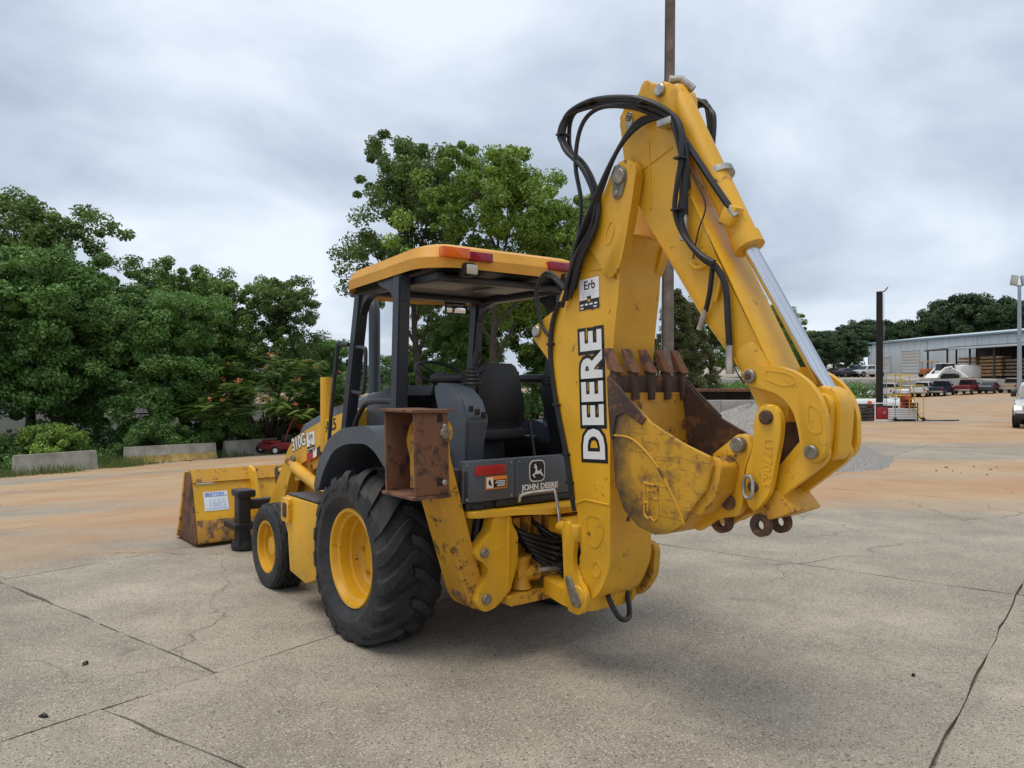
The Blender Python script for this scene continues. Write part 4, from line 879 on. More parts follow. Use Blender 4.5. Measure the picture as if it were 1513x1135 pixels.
# ---- hydraulic hoses
def hose(pts, r_=.016, n=6, nm='hydraulic_hose'): return tube(nm, pts, r_, 'hose', BH, 8, n)
loop = [(-1.385, 2.30), (-1.47, 2.50), (-1.585, 2.66), (-1.606, 2.822), (-1.513, 3.019), (-1.362, 3.168), (-1.324, 3.268), (-1.38, 3.376), (-1.589, 3.389), (-1.82, 3.333), (-1.998, 3.266), (-2.142, 3.163), (-2.202, 3.059), (-2.225, 2.92), (-2.222, 2.79), (-2.205, 2.655), (-2.235, 2.526), (-2.33, 2.40), (-2.42, 2.34)]
for k, (dx, dy, dz_) in enumerate(((0, .0, 0), (.018, .035, .012), (-.006, -.03, .026), (.03, .01, -.03))):
    n_ = len(loop) if k < 2 else len(loop)-4
    pts = [(a+dx*math.sin(i*.9+k), .20+dy*.8+.012*math.sin(i*1.3+2*k)-(.045 if 11 <= i else 0), b+dz_*math.cos(i*.7)) for i, (a, b) in enumerate(loop[:n_])]
    hose(pts, .014 if k else .018)
hose([(-1.30, .20, 2.22), (-1.40, .205, 2.46), (-1.50, .22, 2.78), (-1.47, .24, 3.05), (-1.52, .24, 3.26), (-1.66, .23, 3.33), (-1.9, .21, 3.27), (-2.10, .17, 3.16)], .013)
for k in range(3): hose([(-1.319-.01*k, .195, 2.26), (-1.435, .20+.01*k, 2.54), (-1.63, .215+.01*k, 2.80+.01*k), (-1.765, .20, 3.05), (-1.90, .16, 3.175+.015*k), (-2.06, .14, 3.18), (-2.19, .14, 3.07)], .013)
hose([(-2.09, .12, 3.19), (-2.208, .11, 3.007), (-2.36, .095, 2.775), (-2.46, .085, 2.63)], .018)
tube('hose_fitting', [(-2.46, .085, 2.63), (-2.49, .08, 2.585)], .021, 'steel', BH, 10)
box('hose_clip', (-2.16, .105, 3.12), (-2.06, .19, 3.16), 'steel', BH, .006)
hose([(-2.22, .15, 2.86), (-2.215, .15, 2.74), (-2.21, .145, 2.62)], .024); tube('hose_fitting', [(-2.21, .145, 2.63), (-2.212, .142, 2.50)], .024, 'steel', BH, 10)
hose([(-2.42, .15, 2.34), (-2.47, .14, 2.24), (-2.483, .135, 2.05), (-2.487, .13, 1.93)], .017); tube('hose_fitting', [(-2.486, .13, 1.94), (-2.49, .13, 1.80)], .02, 'steel', BH, 10)
hose([(-2.40, .15, 2.34), (-2.38, .145, 2.22), (-2.345, .135, 2.12)], .013); tube('hose_fitting', [(-2.345, .135, 2.13), (-2.30, .13, 2.03)], .016, 'steel', BH, 10)
tube('hard_line', [(-2.24, .13, 2.38), (-2.30, .14, 2.345), (-2.40, .14, 2.36), (-2.44, .135, 2.30), (-2.40, .125, 2.17)], .012, 'yellow', BH, 8, 4)
tube('wire', [(-2.16, .12, 3.0), (-2.27, .125, 2.80), (-2.34, .13, 2.66), (-2.29, .125, 2.54), (-2.25, .12, 2.40)], .004, 'hose', BH, 6, 6)
for k in range(3): hose([(-1.95, -.11, 3.36), (-2.02-.02*k, -.15, 3.30+.02*k), (-2.09-.02*k, -.17, 3.33-.03*k), (-2.13-.015*k, -.165, 3.20), (-2.16, -.15, 2.98), (-2.22, -.13, 2.82)], .016)
tube('hose_fitting', [(-2.03, .05, 3.42), (-2.07, .0, 3.42), (-2.12, -.04, 3.36)], .022, 'steel', BH, 10)
for k in range(2):
    hose([(-1.262+.012*k, .185, 2.26), (-1.195+.012*k, .185, 2.12), (-1.175+.012*k, .182, 1.909), (-1.236+.014*k, .182, 1.614), (-1.325+.016*k, .182, 1.326), (-1.375+.018*k, .182, 1.09), (-1.38, .17, .98)], .011)
for z_, s_ in ((2.0, -1.18), (1.62, -1.235), (1.32, -1.325), (1.15, -1.36)): box('hose_clip', (s_-.02, .168, z_-.008), (s_+.035, .198, z_+.008), 'black', BH, .003)
for k in range(2): hose([(-1.27, .12+.03*k, 2.33), (-1.12, .16, 2.46-.02*k), (-1.02+.01*k, .17, 2.36), (-1.06, .17, 2.14), (-1.16, .18, 2.05)], .012)
for i in (3, 6, 8, 10, 13, 15):
    a, b = loop[i]; box('cable_tie', (a-.026, .165 if i > 10 else .17, b-.006), (a+.026, .25 if i < 11 else .215, b+.006), 'black', BH, .002)

# ================================================================== trees
def leaf_mesh(name, centres, n_per, spread, size, flat=0.75, seed=0, out=None):
    """many leaf-sized faces scattered through clumps: centres (k,3), radii spread"""
    r = np.random.default_rng(seed); K = len(centres)
    cid = r.integers(0, K, n_per*K)
    d = r.normal(size=(len(cid), 3)); d /= np.linalg.norm(d, axis=1)[:, None]+1e-9
    rad = r.random(len(cid))**0.45
    sp = np.asarray(spread)[cid] if np.ndim(spread) else np.full(len(cid), spread)
    p = np.asarray(centres)[cid] + d*(rad*sp)[:, None]*np.array([1, 1, flat])
    n = len(p); nrm = r.normal(size=(n, 3))*0.75 + d*0.5 + np.array([0, 0, 0.55]); nrm /= np.linalg.norm(nrm, axis=1)[:, None]
    t = np.cross(nrm, r.normal(size=(n, 3))); t /= np.linalg.norm(t, axis=1)[:, None]+1e-9; b = np.cross(nrm, t)
    sz = size*(0.6+0.8*r.random(n)); L = t*sz[:, None]; Wd = b*(sz*0.55)[:, None]
    v = np.stack([p-L, p-L*.1+Wd, p+L, p-L*.1-Wd], 1).reshape(-1, 3)
    me = bpy.data.meshes.new(name); me.vertices.add(4*n); me.vertices.foreach_set('co', v.astype(np.float32).ravel())
    me.loops.add(4*n); me.loops.foreach_set('vertex_index', np.arange(4*n, dtype=np.int32))
    me.polygons.add(n); me.polygons.foreach_set('loop_start', np.arange(0, 4*n, 4, dtype=np.int32)); me.polygons.foreach_set('loop_total', np.full(n, 4, dtype=np.int32))
    me.update(); return me
def build_tree(kind, H, rad, mat, seed, nclump=90, leaves=260, size=.16, clump=.85, base=.25, gaps=.0, trunk_r=.22, lean=(0, 0)):
    """returns (trunk mesh, crown mesh) in local space, foot at the origin"""
    r = np.random.default_rng(seed); cs = []
    # lobes: the crown is a handful of unequal masses round the limbs
    nl = 7 if kind != 'cedar' else 1
    lobes = []
    for i in range(nl):
        a = i*2.4+r.random()*.8; hz = base+(1-base)*(0.30+0.62*(i+.5)/nl); rr = rad*(0.62*math.sin(math.pi*min(.96, .25+.7*hz))**.7)*(.55+.6*r.random())
        lobes.append((np.array([math.cos(a)*rr+lean[0]*hz, math.sin(a)*rr+lean[1]*hz, H*hz]), rad*(.42+.22*r.random()), H*(1-base)*(.17+.07*r.random())))
    lobes.append((np.array([lean[0], lean[1], H*.86]), rad*.42, H*.13))
    while len(cs) < nclump:
        if kind == 'cedar':
            h_ = r.random(); a = r.random()*6.28; q = rad*(1-h_)**.75*math.sqrt(r.random())*1.02+.15; cs.append((math.cos(a)*q, math.sin(a)*q, H*(.05+.93*h_)))
        else:
            c, ra, rh = lobes[r.integers(0, len(lobes))]; d = r.normal(size=3); d /= np.linalg.norm(d); k = (.45+.75*r.random()**1.4)
            p = c+d*np.array([ra, ra, rh])*k
            if p[2] > H*base*.7: cs.append(tuple(p))
    cs = np.array(cs); cs[:, 2] = np.minimum(cs[:, 2], H-clump*.4)
    crown = leaf_mesh('crown', cs, leaves, clump*(0.40+0.85*r.random(len(cs))), size, .7, seed+1)
    bm = bmesh.new()
    tp = [(0, 0, -.3), (0.05, .02, H*.15), (lean[0]*.3+.1*r.normal(), .1*r.normal(), H*.38), (lean[0]*.6, lean[1]*.6, H*.62), (lean[0]*.85, lean[1]*.85, H*.85)]
    sp = smooth_path(tp, 4); bm_tube(bm, sp, [trunk_r*(1.25-1.15*i/(len(sp)-1)) for i in range(len(sp))], 9)
    if kind != 'cedar':
        for c, ra, rh in lobes[:-1]:
            h0 = max(.18*H, c[2]-.28*H); st_ = Vector((lean[0]*h0/H, lean[1]*h0/H, h0)); e_ = Vector(c); mid = (st_+e_)/2+Vector((0, 0, -.03*H))
            pts = smooth_path([st_, mid, e_], 4); bm_tube(bm, pts, [trunk_r*(.5-.4*i/(len(pts)-1)) for i in range(len(pts))], 6)
            for j in range(3):
                f_ = e_+Vector(r.normal(size=3).clip(-1, 1)*np.array([ra, ra, rh])*.5); bm_tube(bm, [mid.lerp(e_, .5), (mid.lerp(e_, .5)+f_)/2+Vector((0, 0, .2)), f_], [trunk_r*.2, trunk_r*.13, trunk_r*.05], 5)
    bmesh.ops.recalc_face_normals(bm, faces=bm.faces)
    tm = bpy.data.meshes.new('trunk'); bm.to_mesh(tm); bm.free(); finish(tm, 60)
    tm.materials.append(M['bark']); crown.materials.append(M[mat]); return tm, crown
def plant_tree(name, meshes, loc, rz, sc_, label, group, cat='tree'):
    t_ = empty(name, loc, rz, label=label, cat=cat, group=group); t_.scale = sc_ if isinstance(sc_, tuple) else (sc_,)*3
    a = bpy.data.objects.new('trunk', meshes[0]); C.objects.link(a); a.parent = t_
    b = bpy.data.objects.new('crown', meshes[1]); C.objects.link(b); b.parent = t_
    return t_
OAK = build_tree('oak', 12, 4.6, 'leaf_oak', 11, 210, 230, .085, .62, .20)
OAK2 = build_tree('oak', 11, 4.0, 'leaf_mid', 23, 200, 230, .085, .60, .12)
VINE = build_tree('oak', 9, 3.8, 'leaf_vine', 31, 330, 270, .080, .62, .0)
TALL = build_tree('oak', 15, 4.0, 'leaf_oak', 41, 230, 240, .085, .62, .30, lean=(-.6, 0))
LIGHT = build_tree('oak', 13, 4.8, 'leaf_light', 53, 240, 240, .085, .60, .28, lean=(.8, 0))
CED = build_tree('cedar', 8, 2.2, 'leaf_cedar', 61, 220, 300, .055, .42)
FAR = build_tree('oak', 17, 7.5, 'leaf_far', 71, 220, 170, .26, 1.35, .18, trunk_r=.35)
FAR2 = build_tree('oak', 15, 8.0, 'leaf_far', 83, 220, 170, .26, 1.4, .10, trunk_r=.35)
BUSH = build_tree('oak', 2.6, 2.0, 'leaf_vine', 91, 90, 300, .065, .45, .02, trunk_r=.05)
LBUSH = build_tree('oak', 2.4, 2.0, 'leaf_light', 97, 90, 300, .065, .42, .02, trunk_r=.05)
def foot(x, y): return (x, y, g(x, y)-.05)
WOOD = 'trees of the wood behind the concrete barriers'
# the wood on the left, along the barrier line and behind
for i, (x, y, ms, sc_, rz, nm, lb_) in enumerate((
    (-27.0, 43, OAK, 1.22, 0.3, 'oak_tree', 'tall open oak standing out above the leafy thicket'),
    (-23.2, 39.5, VINE, 1.22, 1.4, 'vine_covered_tree', 'dense tree cloaked in vines behind the first barrier'),
    (-27.5, 36, VINE, 1.05, 3.1, 'vine_covered_tree', 'dense vine-hung tree at the dark end of the wood'),
    (-18.6, 40.5, VINE, .98, 4.0, 'vine_covered_tree', 'rounded vine-hung tree behind the yellow-banded barrier'),
    (-21.5, 46.5, OAK2, 1.06, 2.0, 'oak_tree', 'dark oak rising behind the vine-hung trees'),
    (-18.6, 47.5, OAK2, 1.02, 0.7, 'oak_tree', 'smaller oak between the thicket and the blossoming mimosa'),
    (-15.0, 48.5, OAK, .90, 5.2, 'oak_tree', 'rounded oak at the end of the wood above the mimosa'),
    (-28.0, 52, VINE, 1.05, 2.5, 'vine_covered_tree', 'shaded vine-hung tree deep in the wood behind the tall oak'),
    (-20.5, 53, VINE, .90, 5.5, 'vine_covered_tree', 'shaded vine-hung tree deep in the wood behind the yellow-banded barrier'),
    (-14.0, 55, VINE, .80, 3.5, 'vine_covered_tree', 'low vine-hung tree filling in behind the mimosas'),
    (-32.5, 44, OAK2, 1.2, 5.0, 'oak_tree', 'broad oak at the outer end of the wood'))):
    plant_tree(nm, ms, foot(x, y), rz, sc_, lb_, WOOD)
for i, (x, y, ms, sc_, rz, lb_) in enumerate((
    (-20.8, 34.6, LBUSH, .85, 0, 'bright green bush leaning over the plain grey barrier'), (-24.5, 34.0, BUSH, 1.0, 2, 'dark bush beside the grass at the barrier end'),
    (-17.6, 37.6, BUSH, .8, 1, 'dark bush in the gap before the yellow-banded barrier'), (-15.2, 40.4, BUSH, 1.0, 4, 'low bush behind the yellow-banded barrier'),
    (-12.0, 44.0, BUSH, 1.15, 3, 'bush behind the barrier with the red mower'), (-9.4, 46.5, LBUSH, 1.2, 5, 'pale green bush past the end of the barriers'), (-29, 33, BUSH, 1.3, 1, 'big dark bush at the edge of the wood'))):
    plant_tree('bush', ms, foot(x, y), rz, sc_, lb_, 'bushes along the barriers', 'bush')
# mimosa: layered feathery crown with orange blossom
r_ = np.random.default_rng(5); cs = []
for k in range(46):
    a = r_.random()*6.28; q = 3.1*math.sqrt(r_.random()); cs.append((math.cos(a)*q, math.sin(a)*q, 1.2+3.0*(1-(q/3.3)**2)*r_.random()**.5+.5*r_.random()))
cs = np.array(cs)
def frond_mesh():
    r = np.random.default_rng(15); V = []
    for c in cs:
        for _ in range(34):
            a = r.random()*6.28; L_ = .45+.35*r.random(); o_ = c+r.normal(size=3)*np.array([.35, .35, .16]); dr = np.array([math.cos(a), math.sin(a), .15-.35*r.random()]); sd = np.array([-math.sin(a), math.cos(a), 0])
            for j in range(8):
                p = o_+dr*L_*(j/8)+np.array([0, 0, -.10*(j/8)**2])
                for s_ in (-1, 1):
                    e_ = p+sd*s_*.13*(1-.5*j/8)+dr*.04; w_ = dr*.036
                    V += [p-w_, e_-w_*.6, e_+w_*.6, p+w_]
    V = np.array(V); n = len(V)//4; me = bpy.data.meshes.new('crown'); me.vertices.add(4*n); me.vertices.foreach_set('co', V.astype(np.float32).ravel()); me.loops.add(4*n); me.loops.foreach_set('vertex_index', np.arange(4*n, dtype=np.int32))
    me.polygons.add(n); me.polygons.foreach_set('loop_start', np.arange(0, 4*n, 4, dtype=np.int32)); me.polygons.foreach_set('loop_total', np.full(n, 4, dtype=np.int32)); me.update(); return me
fm = frond_mesh(); fm.materials.append(M['leaf_mimosa'])
bl = leaf_mesh('blossom', cs[r_.permutation(len(cs))[:26]]+np.array([0, 0, .28]), 16, .16, .055, .5, 8); bl.materials.append(M['blossom'])
bm = bmesh.new()
for c in cs[::2]: bm_tube(bm, smooth_path([(0, 0, -.2), (c[0]*.25, c[1]*.25, .9), tuple(c)], 4), [.09-.0095*i for i in range(9)], 6)
bmesh.ops.recalc_face_normals(bm, faces=bm.faces); tm = bpy.data.meshes.new('trunk'); bm.to_mesh(tm); bm.free(); tm.materials.append(M['bark'])
for (x, y, sc_, rz, lb_) in ((-13.4, 41.9, 1.36, 0, 'mimosa tree dotted with orange blossom behind the barriers'), (-10.2, 44.4, 1.12, 2.2, 'lower mimosa tree with fewer blossoms past the red mower')):
    t_ = plant_tree('mimosa_tree', (tm, fm), foot(x, y), rz, sc_, lb_, 'mimosa trees')
    b_ = bpy.data.objects.new('blossom', bl); C.objects.link(b_); b_.parent = t_
M['litter'] = plain('leaf_litter', (0.035, 0.034, 0.02), 1, 0, .4, .8)
bm = bmesh.new(); nn = Vector((NX, NY)); dd_ = Vector((.59, .81))
for rows_, b0_, b1_ in (((35.4, 37.5, 41, 46), -40, 74), ((46, 56, 70, 100, 160, 260, 420), -240, 100)):
    fv = [[bm.verts.new(((q := nn*a+dd_*b).x, q.y, g(q.x, q.y)+(.12 if a > 37 else 0))) for b in range(b0_, b1_+1, 6)] for a in rows_]
    for j in range(len(fv)-1):
        for i in range(len(fv[0])-1): bm.faces.new((fv[j][i], fv[j][i+1], fv[j+1][i+1], fv[j+1][i]))
tag(from_bm('forest_floor', bm, 'litter', None, 60), kind='structure')
uc = []
for _ in range(620):
    a = random.uniform(35.9, 44); b = random.uniform(-4, 52); q = nn*a+dd_*b
    if b < 44 or a > 40: uc.append((q.x, q.y, g(q.x, q.y)+random.uniform(.0, .5)+(a-36)*.13))
for _ in range(520):
    x = random.uniform(-9, 30); y = 46+random.uniform(0, 9)+max(0, x)*.55; uc.append((x, y, g(x, y)+random.uniform(0, 1.6)))
ug = make('undergrowth', leaf_mesh('undergrowth', np.array(uc), 150, .62, .085, .8, 201), 'leaf_vine'); tag(ug, 'tangled green undergrowth along the edge of the wood', 'undergrowth', kind='stuff')
MIDG = 'trees standing beyond the machine'
for (x, y, ms, sc_, rz, nm, lb_) in (
    (-5.2, 43, TALL, (1.05, 1.0, 1.12), 0.4, 'oak_tree', 'tall dark oak rising behind the canopy'), (-1.0, 38.5, LIGHT, (1.02, 1.0, 1.10), 1.0, 'hickory_tree', 'bright green spreading tree above the canopy roof'),
    (3.0, 40, LIGHT, (.86, .8, .90), 0.3, 'hickory_tree', 'smaller bright green tree reaching out beside the boom'), (-3.0, 49, OAK2, 1.05, 2.2, 'oak_tree', 'oak seen under the canopy between its posts'),
    (1.5, 50, OAK2, 1.05, 4.2, 'oak_tree', 'oak behind the seat and the boom'),
    (-2.6, 46.5, VINE, .78, 2.2, 'vine_covered_tree', 'leafy low tree behind the steering wheel'), (3.0, 47.5, VINE, .80, .6, 'vine_covered_tree', 'leafy low tree behind the seat'), (-6.6, 50, VINE, .62, 1.2, 'vine_covered_tree', 'small leafy tree beside the exhaust stack'),
    (10.6, 50, CED, 1.0, 0, 'cedar_tree', 'olive cedar beside the wooden utility pole'), (8.4, 52, CED, .92, 1.4, 'cedar_tree', 'olive cedar seen past the boom edge'), (12.7, 54, CED, .95, 2.6, 'cedar_tree', 'olive cedar between the utility pole and the dipper'),
    (16.0, 62, OAK2, .86, 2.8, 'oak_tree', 'green oak seen through the gap between boom and dipper'), (20.5, 68, OAK, .80, 1.9, 'oak_tree', 'dark oak behind the dipper'), (27.5, 82, OAK2, .90, 4.4, 'oak_tree', 'oak beyond the chrome rod'),
    (35, 100, OAK, 1.0, .9, 'oak_tree', 'oak at the near end of the far woodland'), (24, 72, OAK2, .70, .2, 'oak_tree', 'low oak beside the dark shelter')):
    plant_tree(nm, ms, foot(x, y), rz, sc_, lb_, MIDG)

# ================================================================== right-hand side: terrace, warehouse, far woodland
M['gravel_bank'] = plain('gravel_bank', (0.33, 0.285, 0.225), .95, 0, .3, .35, .3)
M['wall_block'] = plain('grey_block', (0.30, 0.30, 0.285), .9, 0, .25, 1.2, .2)
M['siding'] = plain('pale_blue_siding', (0.50, 0.55, 0.58), .5, 0, .06, .4)
M['trim_blue'] = plain('blue_grey_trim', (0.20, 0.29, 0.36), .5, 0, .1, 1)
M['door'] = plain('roll_door', (0.50, 0.48, 0.45), .6, 0, .08, 1)
M['dull_dark'] = plain('dark_steel', (0.05, 0.045, 0.04), .8, 0, .3, 1)  # plain dark colour shared by posts, sheets, pallets and slots
M['lumber'] = plain('lumber', (0.40, 0.24, 0.11), .85, 0, .35, 2.5)
M['lumber_grey'] = plain('weathered_lumber', (0.20, 0.15, 0.11), .9, 0, .35, 2.5)
M['hill'] = plain('hill_cover', (0.028, 0.05, 0.024), 1, 0, .35, .05)
# a gravel terrace held by a low wall behind the row of cars
def tz(x, y): return 2.35+max(0, y-107)*.034
bm = bmesh.new(); gx = [24, 34, 44, 54, 64, 74, 90, 120, 170, 260]; gy = [107, 114, 122, 132, 142, 155, 175, 210, 300]
tv = [[bm.verts.new((x, y-(x-44)*.10 if y < 150 else y, tz(x, y))) for x in gx] for y in gy]
for j in range(len(gy)-1):
    for i in range(len(gx)-1): bm.faces.new((tv[j][i], tv[j][i+1], tv[j+1][i+1], tv[j+1][i]))
tag(from_bm('terrace', bm, 'gravel_bank', None, 60), kind='structure')
rw = empty('retaining_wall', (24, 108.9, 0), math.atan2(-.10, 1), label='low grey block retaining wall behind the parked cars', cat='wall')
for k in range(60):
    x0 = k*2.02; hgt = 2.45 if k % 7 else 2.25
    if k == 0: blk = box('block', (0, 0, -.2), (2.0, .5, 2.42), 'wall_block', rw, .03)
    else:
        q = blk.copy(); C.objects.link(q); q.location = (x0, 0, -.1 if k % 5 == 0 else 0)
# warehouse: local x runs along the wall towards the camera, y into the building
E1 = Vector((.174, -.985)); WA = math.atan2(E1.y, E1.x)
wh_ = empty('warehouse', (69.5, 150, 3.75), WA, label='pale blue metal warehouse with two roll-up doors on the terrace', cat='warehouse')
def wpart(nm, lo, hi, mat, par=None, bv=.02): return box(nm, lo, hi, mat, par or wh_, bv)
wl_ = wpart('wall', (0, 0, -.6), (70, 24, 5.75), 'siding')
# gable roof over the building
prism('roof', [(-.3, 5.75), (-.3, 5.95), (12, 7.3), (24.3, 5.95), (24.3, 5.75)], -.3, 70.3, 'siding', wh_, 'x', .02)
wpart('eave_trim', (-.35, -.38, 5.70), (70.3, -.30, 6.02), 'trim_blue'); wpart('corner_trim', (-.06, -.06, -.5), (.18, .0, 5.7), 'trim_blue')
for x0, w_, hh in ((3.4, 3.1, 3.0), (9.8, 4.5, 3.9)):
    dr = wpart('roll_door', (x0, -.05, -.4), (x0+w_, .0, hh), 'door')
    for k in range(7): wpart('door_slat', (x0+.05, -.075, k*hh/7), (x0+w_-.05, -.05, k*hh/7+hh/7-.08), 'door' if k > 2 else 'siding', dr, .01)
    wpart('door_frame', (x0-.18, -.09, -.4), (x0-.0, -.051, hh+.2), 'siding', dr); wpart('door_frame', (x0+w_, -.09, -.4), (x0+w_+.18, -.051, hh+.2), 'siding', dr); wpart('door_head', (x0-.18, -.12, hh), (x0+w_+.18, -.051, hh+.22), 'siding', dr)
for k in range(40): wpart('siding_rib', (.9+k*1.72, -.045, 4.2 if 3 < .9+k*1.72 < 15 else -.4), (.98+k*1.72, .0, 5.68), 'siding', wl_, 0)
for x0 in (16.2, 27.5, 39): wpart('downpipe', (x0, -.14, -.4), (x0+.14, -.05, 5.7), 'siding')
# open lumber shed leaning on the front of the warehouse
sh_ = empty('lumber_shed', (69.5, 150, 3.75), WA, label='open steel shed with dark roof sheltering racks of lumber', cat='shed')
def spart(nm, lo, hi, mat, bv=.02, par=None): return box(nm, lo, hi, mat, par or sh_, bv)
prism('roof', [(-9.5, 3.1), (-9.5, 3.3), (-4, 3.95), (-.12, 4.15), (-.12, 3.95), (-4, 3.75)], 27.5, 66, 'dull_dark', sh_, 'x', .02)
spart('fascia', (33, -9.62, 3.15), (66, -9.52, 3.42), 'siding')
spart('back_screen', (28, -.35, -.6), (66, -.2, 3.9), 'dull_dark')
for x0 in (27.8, 32, 36.5, 41, 45.5, 50, 55, 60):
    p0 = spart('post', (x0, -9.2, -1.2), (x0+.22, -8.98, 3.2), 'dull_dark'); spart('post', (x0, -4.1, -.9), (x0+.2, -3.9, 3.8), 'dull_dark')
lum = 0
for (x0, y0, ln, tiers, mt, lb_) in ((28.6, -7.0, 3.2, 4, 'lumber_grey', 'weathered planks racked beside the shed post'), (32.6, -7.2, 3.6, 6, 'lumber', 'fresh tan boards stacked high in the shed'), (37.0, -7.2, 3.8, 6, 'lumber', 'tan boards racked in the middle of the shed'), (41.5, -7.2, 3.6, 5, 'lumber_grey', 'grey boards racked past the tan stacks'), (46.0, -7.2, 3.8, 5, 'lumber_grey', 'dark boards in the end rack of the shed')):
    ls = empty('lumber_stack', tuple((Matrix.Translation((69.5, 150, 3.75)) @ Matrix.Rotation(WA, 4, 'Z')) @ Vector((x0, y0, -.95))), WA, label=lb_, cat='lumber stack', group='lumber stacks in the shed')
    for k in range(tiers):
        for j in range(3): box('board', (random.uniform(-.2, .2), -.5+.55*j, .1+.5*k+.12*(j % 2)), (ln+random.uniform(-.2, .2), -.02+.55*j, .42+.5*k), mt, ls, .02)
# far woodland on the ridge behind, and the wooded skyline on the left
FW = 'trees on the ridge behind the warehouse'
k = 0
for (px, top, D_) in ((1128, 492, 120), (1165, 512, 140), (1200, 498, 150), (1232, 486, 165), (1262, 476, 178), (1292, 470, 182), (1322, 476, 195), (1350, 470, 195), (1382, 458, 190), (1412, 440, 190), (1440, 433, 186), (1468, 440, 190), (1496, 446, 185), (1520, 440, 180), (1545, 445, 180)):
    x = (px-756.5)/1136*D_; ztop = 1.75+(567.5-top)/1136*D_; ms = FAR if k % 2 else FAR2; H_ = 17 if k % 2 else 15
    base = 2.5 if D_ < 160 else 4.5
    sc_ = (ztop-base)/H_
    plant_tree('woodland_tree', ms, (x, D_, base-.6), k*1.3, (max(.85, sc_)*1.0, max(.85, sc_), sc_), {1292: 'dark ridge tree rising behind the black pole', 1128: 'dark tree showing beyond the chrome rod', 1165: 'low dark tree beyond the chrome rod', 1440: 'tallest rounded crown on the ridge behind the warehouse', 1496: 'dark ridge tree crossed by the light pole', 1262: 'dark tree rising over the warehouse corner'}.get(px, 'dark rounded broadleaf tree on the ridge behind the warehouse'), FW); k += 1
for (px, D_, sc_) in ((1215, 130, .52), (1250, 138, .5), (1185, 120, .5), (1150, 112, .45)):
    x = (px-756.5)/1136*D_; plant_tree('woodland_tree', FAR2, (x, D_, tz(x, D_)-.4), k*1.7, sc_, {1215: 'low dark tree on the bank beside the black car', 1250: 'low dark tree behind the navy pickup on the terrace'}.get(px, 'low dark tree on the bank beyond the guide link'), 'low trees on the bank'); k += 1
bm = bmesh.new()
hx = np.linspace(-420, 120, 60); prof_ = [5.0+3.0*math.sin(i*.37)+2.2*math.sin(i*.9+1)+1.2*math.sin(i*2.1) for i in range(60)]
ra = [bm.verts.new((x, 330+abs(x)*.2, -6)) for x in hx]; rb = [bm.verts.new((x, 350+abs(x)*.2, max(2, p*1.0))) for x, p in zip(hx, prof_)]; rc = [bm.verts.new((x, 480, p+4)) for x, p in zip(hx, prof_)]
for i in range(59): bm.faces.new((ra[i], ra[i+1], rb[i+1], rb[i])); bm.faces.new((rb[i], rb[i+1], rc[i+1], rc[i]))
tag(from_bm('hills', bm, 'hill', None, 60), kind='structure')
sky_c = [(x+random.uniform(-3, 3), 345+abs(x)*.2+random.uniform(-3, 6), max(2, p)+random.uniform(-1, 1.5)) for x, p in zip(np.repeat(hx, 4)+np.tile([0, 2.3, 4.6, 6.9], 60), np.repeat(prof_, 4))]
fw = make('far_wood', leaf_mesh('far_wood', np.array(sky_c), 60, 3.2, .9, .8, 77), 'leaf_far'); tag(fw, 'distant wooded skyline beyond the yard', 'wood', kind='stuff')

# ================================================================== poles
M['pole_wood'] = plain('weathered_pole', (0.17, 0.135, 0.115), .9, 0, .35, 3, .4)
M['creosote'] = plain('creosote_pole', (0.012, 0.010, 0.009), .8, 0, .4, 3, .3)
M['galv'] = plain('galvanised_steel', (0.30, 0.37, 0.43), .45, .4, .1, 2)
up_ = empty('utility_pole', foot(4.03, 20), label='weathered wooden utility pole standing behind the digging arm', cat='utility pole')
tube('shaft', [(.10, 0, 13.0), (.03, 0, 6.0), (0, 0, -.2)], [.125, .15, .175], 'pole_wood', up_, 20)
tube('cable_conduit', [(-.05, -.15, 13.0), (-.12, -.15, 6.0), (-.16, -.16, 0.0)], .016, 'hose', up_, 8)
for z_ in (2.0, 2.35, 5.2): tube('bolt', [(.02, -.19, z_), (.02, -.10, z_)], .018, 'steel', up_, 8)
bp2 = empty('black_pole', (18.5, 38.7, 0), label='short black creosoted pole among the fuel tanks', cat='pole')
tube('shaft', [(0, 0, -.1), (0, 0, 3.5), (.0, 0, 6.4)], [.17, .16, .15], 'creosote', bp2, 18)
tube('top_bracket', [(.0, 0, 6.35), (.25, 0, 6.42), (.42, 0, 6.62)], .03, 'dull_dark', bp2, 8); tube('guy_wire', [(.21, -.02, 6.3), (.23, -.02, .2)], .012, 'galv', bp2, 6)
lp = empty('light_pole', (49.5, 75, g(49.5, 75)-.03), label='tall grey steel light pole carrying twin floodlights', cat='light pole')
tube('mast', [(0, 0, 0), (0, 0, 11.4)], [.22, .15], 'galv', lp, 14); tube('cross_bracket', [(-.35, 0, 11.35), (0, 0, 11.2), (.35, 0, 11.35)], .05, 'galv', lp, 8)
for sx_ in (-.5, .5):
    mt_ = Matrix.Translation((sx_, 0, 11.85)) @ Matrix.Rotation(R(10 if sx_ < 0 else -10), 4, 'Y')
    fl_ = box('floodlight', (-.34, -.10, -.5), (.34, .10, .5), 'galv', lp, .05, mt_); box('lamp_face', (-.27, -.125, -.42), (.27, -.098, .42), 'lamp_glass', fl_, .02, mt_)

